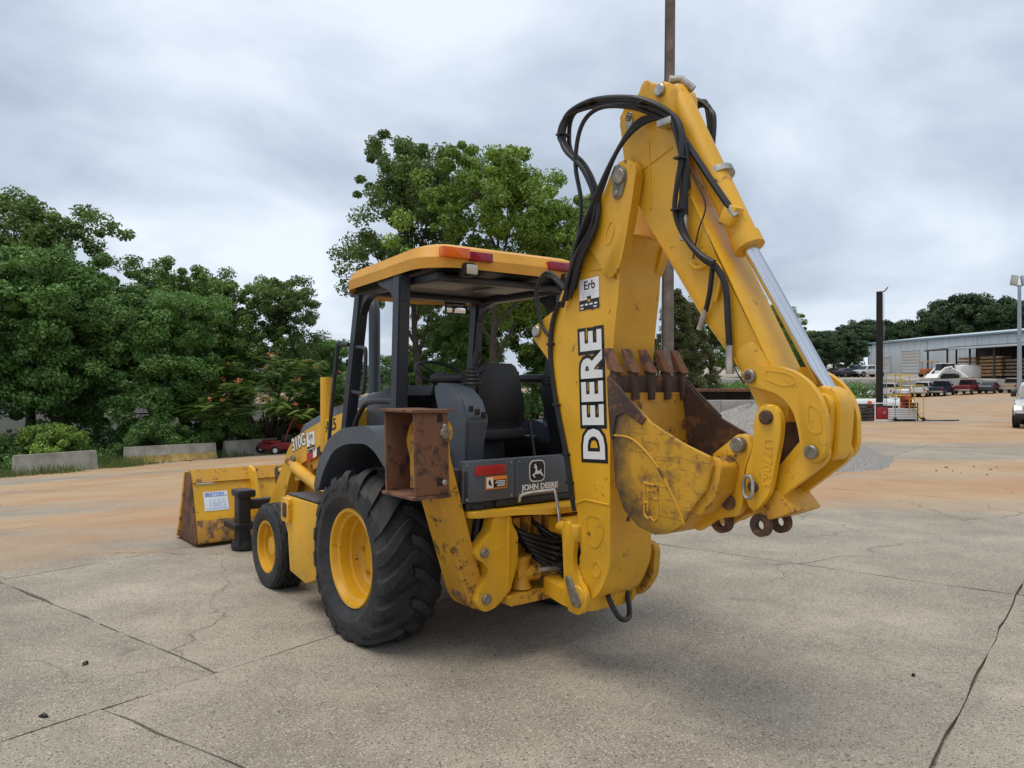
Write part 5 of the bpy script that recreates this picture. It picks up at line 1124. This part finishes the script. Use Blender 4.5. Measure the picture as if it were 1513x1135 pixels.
# ================================================================== concrete barriers, mower, gravel, block bay
def barrier(x0, y0, x1, y1, label, band=False, H=.82, par_group='concrete barriers along the wood'):
    a = math.atan2(y1-y0, x1-x0); L_ = math.hypot(x1-x0, y1-y0); b_ = empty('concrete_barrier', (x0, y0, g((x0+x1)/2, (y0+y1)/2)-.03), a, label=label, cat='barrier', group=par_group)
    pr_ = [(-.30, 0), (-.30, .07), (-.16, .30), (-.09, H), (.09, H), (.16, .30), (.30, .07), (.30, 0)]
    prism('body', pr_, 0, L_, 'barrier', b_, 'x', .015)
    if band: prism('painted_band', [(-.304, .072), (-.163, .302), (-.128, .50), (-.122, .50), (-.155, .30), (-.296, .07)], .02, L_-.02, 'barrier_y', b_, 'x', 0)
    for f_ in (.28, .68): prism('lifting_slot', [(-.306, .0), (-.306, .065), (-.29, .065), (-.29, .0)], L_*f_-.22, L_*f_+.22, 'dull_dark', b_, 'x', 0)
    return b_
barrier(-20.1, 31.0, -18.2, 33.6, 'stained grey concrete barrier beside tufts of grass'); barrier(-17.8, 35.3, -14.75, 38.2, 'concrete barrier with a faded yellow lower band', True)
barrier(-14.6, 39.0, -11.6, 42.4, 'plain concrete barrier behind the red mower'); barrier(-11.2, 43.0, -8.6, 46.2, 'last concrete barrier, half hidden by the loader arm'); barrier(-22.6, 27.2, -20.9, 30.2, 'concrete barrier cut off at the wood end of the row')
M['mower_red'] = paint('mower_red', (0.30, 0.02, 0.03), .2, .3); M['grass'] = leaf_mat('grass_blade', (.05, .09, .02), (.10, .15, .04)); M['orange_paint'] = paint('faded_orange', (.50, .12, .03), .3, .4)
mw = empty('mower', (-12.05, 40.1, g(-12.05, 40.1)-.03), .75, label='red tow-behind mower with a raised drawbar by the barrier', cat='mower')
prism('deck', fillet([(-.9, .25), (-.9, .52), (-.6, .62), (.7, .62), (.95, .45), (.95, .25)], .06), -.75, .75, 'mower_red', mw, 'y', .03)
tube('drawbar', [(.05, -.3, .6), (.25, -.3, 1.2), (.75, -.3, 2.15)], .045, 'mower_red', mw, 8)
for x_, y_ in ((-.75, -.82), (.65, -.82), (-.75, .82), (.65, .82)):
    wq = lathe('wheel', [(.0, -.06), (.22, -.06), (.24, 0), (.22, .06), (.0, .06)], 'hose', mw, 20, 'y', (x_, y_, .24)); lathe('hub', [(.0, -.075), (.12, -.07), (.13, .0), (.12, .07), (.0, .075)], 'white', wq, 16, 'y', (x_, y_, .24))
box('engine', (-.1, -.3, .62), (.5, .3, .98), 'blackm', mw, .04); box('belt_cover', (-.8, -.5, .60), (-.2, .5, .72), 'mower_red', mw, .03)
hp = empty('hopper', (-10.6, 41.5, g(-10.6, 41.5)-.03), .6, label='orange steel hopper standing beyond the red mower', cat='hopper')
bm = bmesh.new(); q0 = [bm.verts.new(p) for p in ((-.35, -.35, .5), (.35, -.35, .5), (.35, .35, .5), (-.35, .35, .5))]; q1 = [bm.verts.new(p) for p in ((-.9, -.9, 1.45), (.9, -.9, 1.45), (.9, .9, 1.45), (-.9, .9, 1.45))]
for i in range(4): bm.faces.new((q0[i], q0[(i+1) % 4], q1[(i+1) % 4], q1[i]))
bm.faces.new(q0[::-1]); from_bm('bin', bm, 'orange_paint', hp)
for x_, y_ in ((-.5, -.5), (.5, -.5), (.5, .5), (-.5, .5)): tube('leg', [(x_, y_, 0), (x_*.8, y_*.8, .8)], .04, 'orange_paint', hp, 8)
# grass tufts at the barrier ends
def grass_mesh(n, w_, h_, seed):
    r = np.random.default_rng(seed); V = []
    for _ in range(n):
        p = np.array([r.normal()*w_, r.normal()*w_, 0]); a = r.random()*6.28; d = np.array([math.cos(a), math.sin(a), 0])*.012; tip = p+np.array([r.normal()*.09, r.normal()*.09, h_*(.5+.6*r.random())]); V += [p-d, p+d, tip+d*.2, tip-d*.2]
    V = np.array(V); k = len(V)//4; me = bpy.data.meshes.new('grass'); me.from_pydata(V.tolist(), [], [(4*i, 4*i+1, 4*i+2, 4*i+3) for i in range(k)]); me.materials.append(M['grass']); return me
gm = grass_mesh(420, .55, .38, 3)
gr = bpy.data.objects.new('grass', None)
bpy.data.objects.remove(gr)
V = []
gm_all = bmesh.new()
for (x, y, s_) in ((-18.4, 31.0, 1.0), (-17.4, 34.4, 1.3), (-18.3, 34.9, 1.2), (-19.8, 30.0, .9), (-14.4, 38.9, 1.0), (-11.4, 42.6, 1.1), (-16.9, 33.3, .6)):
    t_ = bmesh.new(); t_.from_mesh(gm); bmesh.ops.transform(t_, matrix=Matrix.Translation((x, y, g(x, y)-.03)) @ Matrix.Scale(s_, 4), verts=t_.verts); tmp = bpy.data.meshes.new('x'); t_.to_mesh(tmp); t_.free(); gm_all.from_mesh(tmp); bpy.data.meshes.remove(tmp)
me = bpy.data.meshes.new('grass'); gm_all.to_mesh(me); gm_all.free(); me.materials.append(M['grass'])
go = bpy.data.objects.new('grass', me); C.objects.link(go); tag(go, 'rough grass sprouting at the barrier ends', 'grass', kind='stuff')
# gravel pile
def gravel_mat():
    m, t, b = material('crushed_gravel'); co = nd(t, 'ShaderNodeTexCoord').outputs['Object']
    vo = nd(t, 'ShaderNodeTexVoronoi'); vo.inputs['Scale'].default_value = 55; t.links.new(co, vo.inputs['Vector'])
    sp = nd(t, 'ShaderNodeSeparateColor'); t.links.new(vo.outputs['Color'], sp.inputs[0])
    t.links.new(mixc(t, sp.outputs[0], (0.15, 0.14, 0.125), (0.42, 0.395, 0.36)), b.inputs['Base Color']); b.inputs['Roughness'].default_value = .95
    bump(t, b, vo.outputs['Distance'], .8, .015); return m
M['gravel'] = gravel_mat()
bm = bmesh.new(); nr, na_ = 34, 90; rings = []
def ph(r__, a): return max(0, 1.28*(1-(r__/3.4)**1.15)*(1+.05*math.sin(3*a)))
for i in range(nr+1):
    rr = 3.7*i/nr; ring = []
    for k in range(na_):
        a = 2*math.pi*k/na_; w_ = 1+.10*math.sin(2*a+.5)+.05*math.sin(5*a); x = rr*math.cos(a)*w_; y = rr*math.sin(a)*w_
        ring.append(bm.verts.new((x, y, ph(rr, a)+random.uniform(-.010, .010)+(.006 if rr > 3 else 0))))
        if i == 0: break
    rings.append(ring)
for k in range(na_): bm.faces.new((rings[0][0], rings[1][k], rings[1][(k+1) % na_]))
for a, b in zip(rings[1:], rings[2:]):
    for k in range(na_): bm.faces.new((a[k], b[k], b[(k+1) % na_], a[(k+1) % na_]))
gp = from_bm('gravel_pile', bm, 'gravel', None, 70); gp.location = (5.6, 17.9, -.02); gp.scale = (.93, .9, 1); tag(gp, 'heap of pale crushed gravel behind the digging bucket', 'gravel pile')
st0 = None
for k in range(9):       # stones rolled off the foot of the heap
    a = random.uniform(-1.2, 1.6); rr = random.uniform(3.3, 4.8); x = 5.9+rr*math.cos(a); y = 17.8-abs(rr*math.sin(a))*.9
    if st0 is None:
        bm = bmesh.new(); bmesh.ops.create_icosphere(bm, subdivisions=1, radius=.045)
        for v in bm.verts: v.co *= random.uniform(.7, 1.2)
        st0 = from_bm('stone', bm, 'gravel', None, 0); tag(st0, 'small stone rolled off the gravel heap', 'stone', 'stones around the gravel heap'); q = st0
    else: q = st0.copy(); C.objects.link(q)
    hz = ph(math.hypot(x-5.9, y-17.8), 0)
    q.location = (x, y, g(x, y)+.01+hz); q.rotation_euler = (random.random()*6, random.random()*6, 0); s_ = random.uniform(.25, .9); q.scale = (s_,)*3
# concrete block bay and rusty shelter behind the heap
by = empty('block_bay', (6.6, 27.5, 0), .12, label='low bay of grey concrete blocks behind the gravel heap', cat='wall')
b0 = None
for r__ in range(2):
    for k in range(5):
        if b0 is None: b0 = box('block', (0, 0, 0), (1.19, .6, .58), 'wall_block', by, .02); q = b0
        else: q = b0.copy(); C.objects.link(q)
        q.location = (k*1.2-3+(.3 if r__ else 0), random.uniform(-.02, .02), .0+.585*r__)
shl = empty('steel_shelter', (10.3, 33.0, 0), .05, label='dark low steel shelter with a rusty beam along its front', cat='shelter')
for x_ in (-3.2, 0, 3.2): tube('post', [(x_, 0, -.05), (x_, 0, 1.45)], .07, 'dull_dark', shl, 8); 
for x_ in (-3.2, 0, 3.2): tube('post', [(x_, 2.6, -.05), (x_, 2.6, 1.4)], .07, 'dull_dark', shl, 8)
box('rusty_beam', (-3.5, -.1, 1.42), (3.5, .08, 1.56), M['rust'], shl, .01); box('roof_sheet', (-3.5, .09, 1.42), (3.5, 2.8, 1.47), 'dull_dark', shl, .01); box('back_sheet', (-3.4, 2.65, 0), (3.4, 2.7, 1.41), 'dull_dark', shl, .01)

# ================================================================== vehicles
M['glass'] = plain('car_glass', (0.015, 0.02, 0.025), .1, 0, .2, 2)
def car_paint(col): return paint('car_paint', col, 0, .12, .3)
CP = {'white': car_paint((.62, .63, .63)), 'silver': car_paint((.40, .43, .46)), 'blue': car_paint((.012, .018, .045)), 'red': car_paint((.16, .012, .02)), 'dark': car_paint((.03, .037, .05)), 'tan': car_paint((.36, .29, .20)), 'black': car_paint((.012, .012, .014)), 'navy': car_paint((.02, .04, .08))}
def loft(name, secs, mat, par, bv=.03):
    """secs: list of (x, [(y,z)...]) half sections mirrored about y=0"""
    bm = bmesh.new(); rows = []
    for x, hs in secs: rows.append([bm.verts.new((x, y, z)) for y, z in hs]+[bm.verts.new((x, -y, z)) for y, z in hs[::-1]])
    n = len(rows[0])
    for a, b in zip(rows, rows[1:]):
        for k in range(n): bm.faces.new((a[k], a[(k+1) % n], b[(k+1) % n], b[k]))
    bm.faces.new(rows[0][::-1]); bm.faces.new(rows[-1])
    return from_bm(name, bm, mat, par, 32)
def vehicle(kind, col, loc, rz, label, group, cat):
    v = empty('parked_pickup' if kind == 'pickup' else 'parked_car', loc, rz, label=label, cat=cat, group=group); mt = CP[col]
    if kind == 'pickup':
        Lr, Lf, hb, wd = -2.75, 2.85, 1.08, .96
        def hs(w_, z0, z1): return [(w_*.90, z0), (w_, z0+.16), (w_, z1-.22), (w_*.93, z1)]
        loft('body', [(Lr, hs(wd*.95, .48, 1.06)), (Lr+.1, hs(wd, .42, 1.10)), (-.62, hs(wd, .42, 1.10)), (-.60, hs(wd, .42, 1.12)), (1.15, hs(wd, .42, 1.14)), (2.2, hs(wd*.98, .42, 1.08)), (2.70, hs(wd*.93, .45, 1.02)), (Lf, hs(wd*.85, .50, .92))], mt, v)
        box('bed_floor', (Lr+.12, -.78, .90), (-.72, .78, 1.105), 'dull_dark', v, .01)
        cab = loft('cab', [(-.66, [(.88, 1.08), (.84, 1.30), (.74, 1.78), (.60, 1.86)]), (-.35, [(.90, 1.08), (.87, 1.30), (.76, 1.82), (.62, 1.90)]), (.55, [(.90, 1.08), (.87, 1.30), (.76, 1.82), (.62, 1.90)]), (.85, [(.90, 1.08), (.86, 1.28), (.76, 1.68), (.64, 1.76)]), (1.42, [(.88, 1.08), (.84, 1.14), (.80, 1.16), (.7, 1.18)])], mt, v)
        for s_ in (-1, 1):
            for x0, x1, x2, x3 in ((-.50, .05, .05, -.44), (.12, .98, .66, .12)): 
                bm = bmesh.new(); vs_ = [bm.verts.new((x, s_*y, z)) for x, y, z in ((x0, .888, 1.28), (x1, .888, 1.28), (x2, .795, 1.74), (x3, .795, 1.74))]; lo_ = [bm.verts.new((q.co.x, q.co.y-s_*.03, q.co.z)) for q in vs_]
                bm.faces.new(vs_); bm.faces.new(lo_[::-1])
                for i in range(4): bm.faces.new((vs_[i], vs_[(i+1) % 4], lo_[(i+1) % 4], lo_[i]))
                from_bm('window', bm, 'glass', cab, 0)
        for pts, nm in ((((.92, -.72, 1.70), (.92, .72, 1.70), (1.40, .80, 1.20), (1.40, -.80, 1.20)), 'windscreen'), (((-.685, -.66, 1.74), (-.685, .66, 1.74), (-.69, .78, 1.30), (-.69, -.78, 1.30)), 'rear_window')):
            bm = bmesh.new(); vs_ = [bm.verts.new((x+(.035 if nm == 'windscreen' else 0), y, z+(.02 if nm == 'windscreen' else 0))) for x, y, z in pts]; bm.faces.new(vs_); from_bm(nm, bm, 'glass', cab, 0)
        wx = (-1.75, 1.85); rw_ = .39; bmp = (Lr-.08, Lf-.03)
        for s_ in (-1, 1): box('mirror', (.80, s_*1.02-.10, 1.25), (.90, s_*1.02+.10, 1.50), 'black', v, .03)
    else:
        Lr, Lf, wd = -2.3, 2.35, .88
        def hs(w_, z0, z1): return [(w_*.9, z0), (w_, z0+.18), (w_*.99, z1-.16), (w_*.88, z1)]
        loft('body', [(Lr, hs(wd*.85, .45, .82)), (Lr+.15, hs(wd*.96, .34, .97)), (-1.5, hs(wd, .28, 1.0)), (.95, hs(wd, .28, .96)), (1.9, hs(wd*.96, .30, .84)), (2.25, hs(wd*.88, .34, .74)), (Lf, hs(wd*.75, .40, .64))], mt, v)
        cab = loft('cab', [(-1.75, [(.80, .94), (.78, .97), (.74, .98), (.6, 1.0)]), (-1.0, [(.82, .94), (.78, 1.06), (.64, 1.36), (.5, 1.41)]), (-.2, [(.82, .94), (.79, 1.06), (.64, 1.42), (.5, 1.46)]), (.35, [(.82, .94), (.79, 1.06), (.63, 1.38), (.5, 1.42)]), (1.25, [(.80, .92), (.78, .93), (.74, .94), (.6, .95)])], mt, v)
        for s_ in (-1, 1):
            for q4 in (((-1.25, .815, 1.03), (-.28, .815, 1.03), (-.28, .68, 1.37), (-.92, .70, 1.32)), ((-.2, .815, 1.03), (.86, .815, 1.01), (.36, .69, 1.34), (-.2, .68, 1.38))):
                bm = bmesh.new(); vs_ = [bm.verts.new((x, s_*(y+.012), z)) for x, y, z in q4]; lo_ = [bm.verts.new((q.co.x, q.co.y-s_*.04, q.co.z)) for q in vs_]; bm.faces.new(vs_); bm.faces.new(lo_[::-1])
                for i in range(4): bm.faces.new((vs_[i], vs_[(i+1) % 4], lo_[(i+1) % 4], lo_[i]))
                from_bm('window', bm, 'glass', cab, 0)
        for pts, nm in ((((.42, -.56, 1.39), (.42, .56, 1.39), (1.18, .70, .98), (1.18, -.70, .98)), 'windscreen'), (((-1.06, -.56, 1.36), (-1.06, .56, 1.36), (-1.68, .68, 1.02), (-1.68, -.68, 1.02)), 'rear_window')):
            bm = bmesh.new(); vs_ = [bm.verts.new((x, y, z+.03)) for x, y, z in pts]; bm.faces.new(vs_); from_bm(nm, bm, 'glass', cab, 0)
        wx = (-1.35, 1.42); rw_ = .32; bmp = (Lr-.04, Lf-.02)
    for x in wx:
        for s_ in (-1, 1):
            y = s_*(wd-.10); lathe('wheel_arch', [(.0, -.005), (rw_*1.16, -.005), (rw_*1.16, .005), (.0, .005)], 'black', v, 24, 'y', (x, s_*(wd+.004), rw_+.03))
            wq = lathe('wheel', [(rw_*.55, -.11), (rw_*.95, -.11), (rw_, -.06), (rw_, .06), (rw_*.95, .125), (rw_*.6, .13)], 'hose', v, 24, 'y', (x, y, rw_)); lathe('rim', [(.0, .10*s_), (rw_*.3, .12*s_), (rw_*.6, .10*s_), (rw_*.62, .132*s_), (rw_*.62, .0)], 'steel', wq, 20, 'y', (x, y, rw_))
    box('bumper', (bmp[0], -wd*.92, .42), (bmp[0]+.16, wd*.92, .62), 'steel' if kind == 'pickup' else mt, v, .04); box('bumper', (bmp[1]-.10, -wd*.88, .38), (bmp[1]+.06, wd*.88, .62), 'black' if kind == 'pickup' else mt, v, .04)
    if kind == 'pickup': box('grille', (bmp[1]-.04, -.55, .64), (bmp[1]+.04, .55, .92), 'black', v, .03)
    for s_ in (-1, 1):
        box('headlight', (Lf-.20, s_*wd*.76-.13, .68 if kind != 'pickup' else .74), (Lf+.0, s_*wd*.76+.13, .80 if kind != 'pickup' else .92), 'lamp_glass', v, .02)
        box('tail_light', (Lr-.02, s_*wd*.86-.08, .72), (Lr+.08, s_*wd*.86+.08, .92 if kind != 'pickup' else 1.04), 'red_lens', v, .02)
    return v
ROW = 'cars parked in a row below the retaining wall'
def at(px, D_): return ((px-756.5)/1136*D_, D_)
for (kind, col, px, D_, a, lb_, ct) in (
    ('sedan', 'white', 1269, 97, 235, 'white sedan at the end of the parked row', 'car'), ('sedan', 'silver', 1287, 97.5, 232, 'silver sedan next to the white sedan', 'car'), ('pickup', 'white', 1314, 97, 50, 'white pickup parked behind the black pole', 'pickup truck'),
    ('sedan', 'white', 1342, 98, 50, 'white sedan behind the yellow ladder stand', 'car'), ('pickup', 'white', 1364, 97, 48, 'white pickup beside the dark blue pickup', 'pickup truck'), ('pickup', 'blue', 1391, 97, 46, 'dark blue pickup in the parked row', 'pickup truck'),
    ('pickup', 'red', 1430, 98, 46, 'dark red pickup in the parked row', 'pickup truck'), ('sedan', 'dark', 1463, 98, 45, 'dark grey car between the red and tan pickups', 'car'), ('pickup', 'tan', 1497, 98, 44, 'tan pickup at the light pole end of the row', 'pickup truck')):
    x, y = at(px, D_); vehicle(kind, col, (x, y, g(x, y)-.03), R(a), lb_, ROW, ct)
UP = 'vehicles parked on the terrace'
for (kind, col, px, D_, a, lb_, ct) in (('sedan', 'black', 1238, 122, 20, 'black car on the terrace beside the low trees', 'car'), ('sedan', 'dark', 1252, 120, 24, 'dark car on the terrace next to the navy pickup', 'car'), ('pickup', 'navy', 1268, 124, 200, 'navy pickup parked on the terrace', 'pickup truck'), ('pickup', 'white', 1283, 120, 200, 'white pickup parked on the terrace', 'pickup truck')):
    x, y = at(px, D_); vehicle(kind, col, (x, y, tz(x, y+(x-44)*.10)), R(a), lb_, UP, ct)
M['lit_lamp'], t_, b_ = material('lit_headlamp'); b_.inputs['Base Color'].default_value = (.8, .75, .6, 1); b_.inputs['Emission Color'].default_value = (1, .82, .5, 1); b_.inputs['Emission Strength'].default_value = 1.6
tr_ = vehicle('pickup', 'white', (22.35, 32.3, -.03), R(233), 'white pickup driving into the yard with its headlights lit', None, 'pickup truck')
for c_ in tr_.children:
    if c_.name.startswith('headlight'): c_.data.materials.clear(); c_.data.materials.append(M['lit_lamp'])
# compact loaders and bulk bags before the warehouse
def skid(px, D_, rz, lb_):
    x, y = at(px, D_); s = empty('skid_steer', (x, y, tz(x, y+(x-44)*.10)), rz, label=lb_, cat='skid steer', group='compact loaders on the terrace')
    prism('body', fillet([(-1.2, .4), (-1.3, 1.3), (-.9, 1.5), (.6, 1.3), (.8, .4)], .1), -.55, .55, 'white', s, 'y', .03); prism('cab', fillet([(-.5, 1.3), (-.45, 2.1), (.45, 2.1), (.7, 1.2)], .08), -.5, .5, 'glass', s, 'y', .03)
    for q in (-1, 1):
        prism('track', fillet([(-1.2, .0), (-1.45, .35), (-1.0, .7), (.8, .7), (1.1, .3), (.9, .0)], .15), *sorted((.58*q, .92*q)), 'hose', s, 'y', .02); tube('lift_arm', [(-1.2, .75*q, 1.7), (.3, .75*q, 1.5), (1.5, .75*q, .7), (1.7, .7*q, .3)], .11, 'white', s, 8)
    box('roof', (-.55, -.55, 2.1), (.5, .55, 2.2), 'white', s, .03); prism('bucket', [(1.6, .05), (1.6, .7), (1.75, .7), (2.3, .1), (2.3, .05)], -.95, .95, 'white', s, 'y', .02)
skid(1391, 110, R(205), 'white tracked skid steer facing the yellow machine'); skid(1404, 112, R(-40), 'white tracked skid steer beside the bulk bags')
for (px, D_, w_, lb_) in ((1418, 114, 2.6, 'white wrapped bale on the terrace beside the skid steer'), (1431, 113, 3.2, 'larger white wrapped bale in front of the lumber shed')):
    x, y = at(px, D_); bm = bmesh.new(); bmesh.ops.create_cube(bm, size=1); bmesh.ops.subdivide_edges(bm, edges=bm.edges[:], cuts=4, use_grid_fill=True)
    for v in bm.verts:
        n_ = v.co.normalized(); v.co = v.co.lerp(n_*.62, .35); v.co = Vector((v.co.x*w_, v.co.y*1.6, max(0, (v.co.z+.5)*1.9+random.uniform(-.06, .06))))
    o_ = from_bm('wrapped_bale', bm, 'white', None, 50); o_.location = (x, y, tz(x, y+(x-44)*.10)-.02); tag(o_, lb_, 'bale', 'wrapped bales on the terrace')
ym = empty('utility_machine', (*at(1374, 112), tz(at(1374, 112)[0], 117.5)), R(15), label='small yellow canopy machine parked by the warehouse wall', cat='machine')
box('body', (-1.3, -.6, .45), (1.3, .6, 1.25), 'orange_paint', ym, .08); box('canopy', (-1.0, -.65, 2.25), (1.0, .65, 2.36), 'yellow', ym, .03)
for x_ in (-.85, .85):
    for y_ in (-.55, .55): tube('post', [(x_, y_, 1.2), (x_, y_, 2.28)], .04, 'dull_dark', ym, 6); lathe('wheel', [(.0, -.14), (.38, -.14), (.42, 0), (.38, .14), (.0, .14)], 'hose', ym, 18, 'y', (x_*1.1, y_*1.2, .42))

# ================================================================== fuel and wash corner round the black pole
M['tank_white'] = plain('white_poly_tank', (.66, .67, .67), .5, 0, .06, 1); M['safety_red'] = paint('safety_red', (.36, .012, .02), .1, .2); M['safety_yellow'] = paint('safety_yellow', (.62, .42, .02), .1, .2); M['cone'] = plain('cone_orange', (.72, .10, .02), .6)
def cloc(px, D_): x, y = at(px, D_); return (x, y, g(x, y)-.03)
FZ = 37.0
tk_ = empty('storage_tank', cloc(1303, 40), 0, label='long white poly tank lying behind the fuel cabinets', cat='tank')
tube('shell', [(-1.6, 0, .62), (-1.5, 0, .62), (1.5, 0, .62), (1.6, 0, .62)], [.28, .40, .40, .28], 'tank_white', tk_, 28)
for x_ in (-1.0, 1.0): box('cradle', (x_-.12, -.38, .0), (x_+.12, .38, .35), 'dull_dark', tk_, .02)
lathe('lid', [(.0, 1.10), (.2, 1.10), (.22, .98), (.0, .98)], 'tank_white', tk_, 20, 'z', (0.6, 0, 0))
for px, D_, lb_, w_ in ((1301, FZ, 'red fuel cabinet with a white frame under the black pole', .75), (1342, FZ+.6, 'narrow red extinguisher cabinet beside the ladder stand', .42)):
    cb_ = empty('fuel_cabinet', cloc(px, D_), .1, label=lb_, cat='cabinet', group='red cabinets by the black pole'); box('cabinet', (-w_/2, -.3, .08), (w_/2, .3, 0.66 if w_ > .5 else .85), 'safety_red', cb_, .04); box('plinth', (-w_/2-.03, -.32, 0), (w_/2+.03, .32, .08), 'white', cb_, .01)
    tube('hand_rail', [(-w_/2-.08, -.3, .0), (-w_/2-.08, -.3, .86), (w_/2+.08, -.3, .86), (w_/2+.08, -.3, 0)], .03, 'white' if w_ > .5 else 'dull_dark', cb_, 8); box('handle', (-.06, -.34, .36), (.06, -.30, .46), 'steel', cb_, .01)
ib = empty('tote_crate', cloc(1325, FZ+.2), .05, label='white slatted tote crate beside the red cabinet', cat='crate'); box('core', (-.62, -.42, .10), (.66, .46, .60), 'tank_white', ib, .02)
for k in range(5): box('slat', (-.68, -.5, .10+.11*k), (.72, -.44, .18+.11*k), 'white', ib, .01)
for x_ in (-.6, 0, .58): box('foot', (x_-.06, -.45, 0), (x_+.1, .45, .12), 'dull_dark', ib, .01)
db = empty('crate', cloc(1313.5, FZ+.15), 0, label='dark crate between the red cabinet and the white tote', cat='crate'); box('body', (-.28, -.3, 0), (.28, .3, .68), 'dull_dark', db, .02); box('lid', (-.3, -.32, .68), (.3, .32, .73), 'blackm', db, .01)
pal = empty('pallet_stack', cloc(1273, FZ+.3), .05, label='stack of black pallets beside the white tank', cat='pallets')
for k in range(5): box('pallet', (-.6, -.55, .01+.17*k), (.62, .55, .13+.17*k), 'dull_dark', pal, .01)
for px, dd, lb_ in ((1286, .0, 'orange traffic cone standing by the pallets'), (1284, .7, 'orange traffic cone tucked behind the other cone')):
    cn = empty('traffic_cone', cloc(px, FZ+dd), 0, label=lb_, cat='cone', group='traffic cones by the tank'); lathe('cone', [(.0, .03), (.20, .03), (.17, .10), (.10, .55), (.055, .95), (.0, .96)], 'cone', cn, 20, 'z'); lathe('collar', [(.128, .40), (.105, .56), (.112, .56), (.134, .40)], 'white', cn, 20, 'z'); box('base', (-.24, -.24, 0), (.24, .24, .035), 'cone', cn, .01)
ld = empty('ladder_stand', cloc(1334, FZ-.2), .12, label='yellow rolling ladder stand with guard rails', cat='ladder stand')
for x_ in (-.62, .10, .82):
    for y_ in (-.35, .35): tube('upright', [(x_, y_, .1), (x_, y_, 2.25 if x_ < .5 else 1.75)], .022, 'safety_yellow' if x_ > -.3 else 'galv', ld, 8)
for z_ in (1.6, 1.92, 2.22): tube('rail', [(-.62, -.35, z_), (.10, -.35, z_)], .022, 'safety_yellow', ld, 8); tube('rail', [(-.62, .35, z_), (.10, .35, z_)], .022, 'safety_yellow', ld, 8)
box('platform', (-.65, -.38, 1.20), (.14, .38, 1.26), 'safety_yellow', ld, .01); tube('rail', [(.10, -.35, 1.72), (.82, -.35, 1.72)], .022, 'safety_yellow', ld, 8)
for k in range(6): box('tread', (.12+.115*k, -.34, 1.04-.17*k), (.30+.115*k, .34, 1.08-.17*k), 'safety_yellow', ld, .005)
for x_ in (-.62, .82):
    for y_ in (-.35, .35): lathe('caster', [(.0, -.03), (.09, -.03), (.10, 0), (.09, .03), (.0, .03)], 'hose', ld, 14, 'y', (x_, y_, .10))
hr = empty('hose_reel', cloc(1339, FZ+.2), 0, label='red hose reel on the ladder stand side', cat='hose reel'); lathe('drum', [(.0, -.16), (.25, -.16), (.25, -.12), (.12, -.10), (.12, .10), (.25, .12), (.25, .16), (.0, .16)], 'safety_red', hr, 20, 'x', (0, 0, 1.05)); tube('stand', [(0, 0, 0), (0, 0, .95)], .05, 'dull_dark', hr, 8)
wh2 = empty('hose_coil', cloc(1352, FZ), 0, label='black hose hanging by the red cabinet and trailing over the ground', cat='hose'); tube('hose', [(-.1, 0, .03), (-.12, 0, .6), (-.05, 0, .8), (.08, 0, .6), (.2, 0, .2), (.6, -.05, .03), (1.5, -.1, .03), (2.2, .15, .03)], .03, 'hose', wh2, 8, 5)
tube('bracket', [(-.05, .02, .78), (-.06, .02, 0)], .035, 'dull_dark', wh2, 8)
# ---- scraps on the concrete
def scrap(x, y, w_, lb_, seed):
    r = random.Random(seed); bm = bmesh.new(); n = 11; c0_ = bm.verts.new((0, 0, .022))
    a_ = [bm.verts.new((w_*r.uniform(.6, 1.2)*math.cos(k*2*math.pi/n), w_*.55*r.uniform(.6, 1.2)*math.sin(k*2*math.pi/n), r.uniform(.003, .02))) for k in range(n)]; b_ = [bm.verts.new((v.co.x, v.co.y, .001)) for v in a_]
    for k in range(n): bm.faces.new((c0_, a_[k], a_[(k+1) % n])); bm.faces.new((a_[k], b_[k], b_[(k+1) % n], a_[(k+1) % n]))
    o_ = from_bm('rubber_scrap', bm, 'black', None, 50); o_.location = (x, y, g(x, y)+.0005); o_.rotation_euler = (0, 0, r.random()*3); tag(o_, lb_, 'scrap', 'black scraps on the concrete')
scrap(-2.66, 4.80, .026, 'crumpled black rubber scrap lying in the middle of a slab', 1); scrap(-2.46, 4.04, .028, 'flat black scrap lying close to a slab joint', 2); scrap(2.4, 4.6, .012, 'tiny dark chip on the open slab', 3)
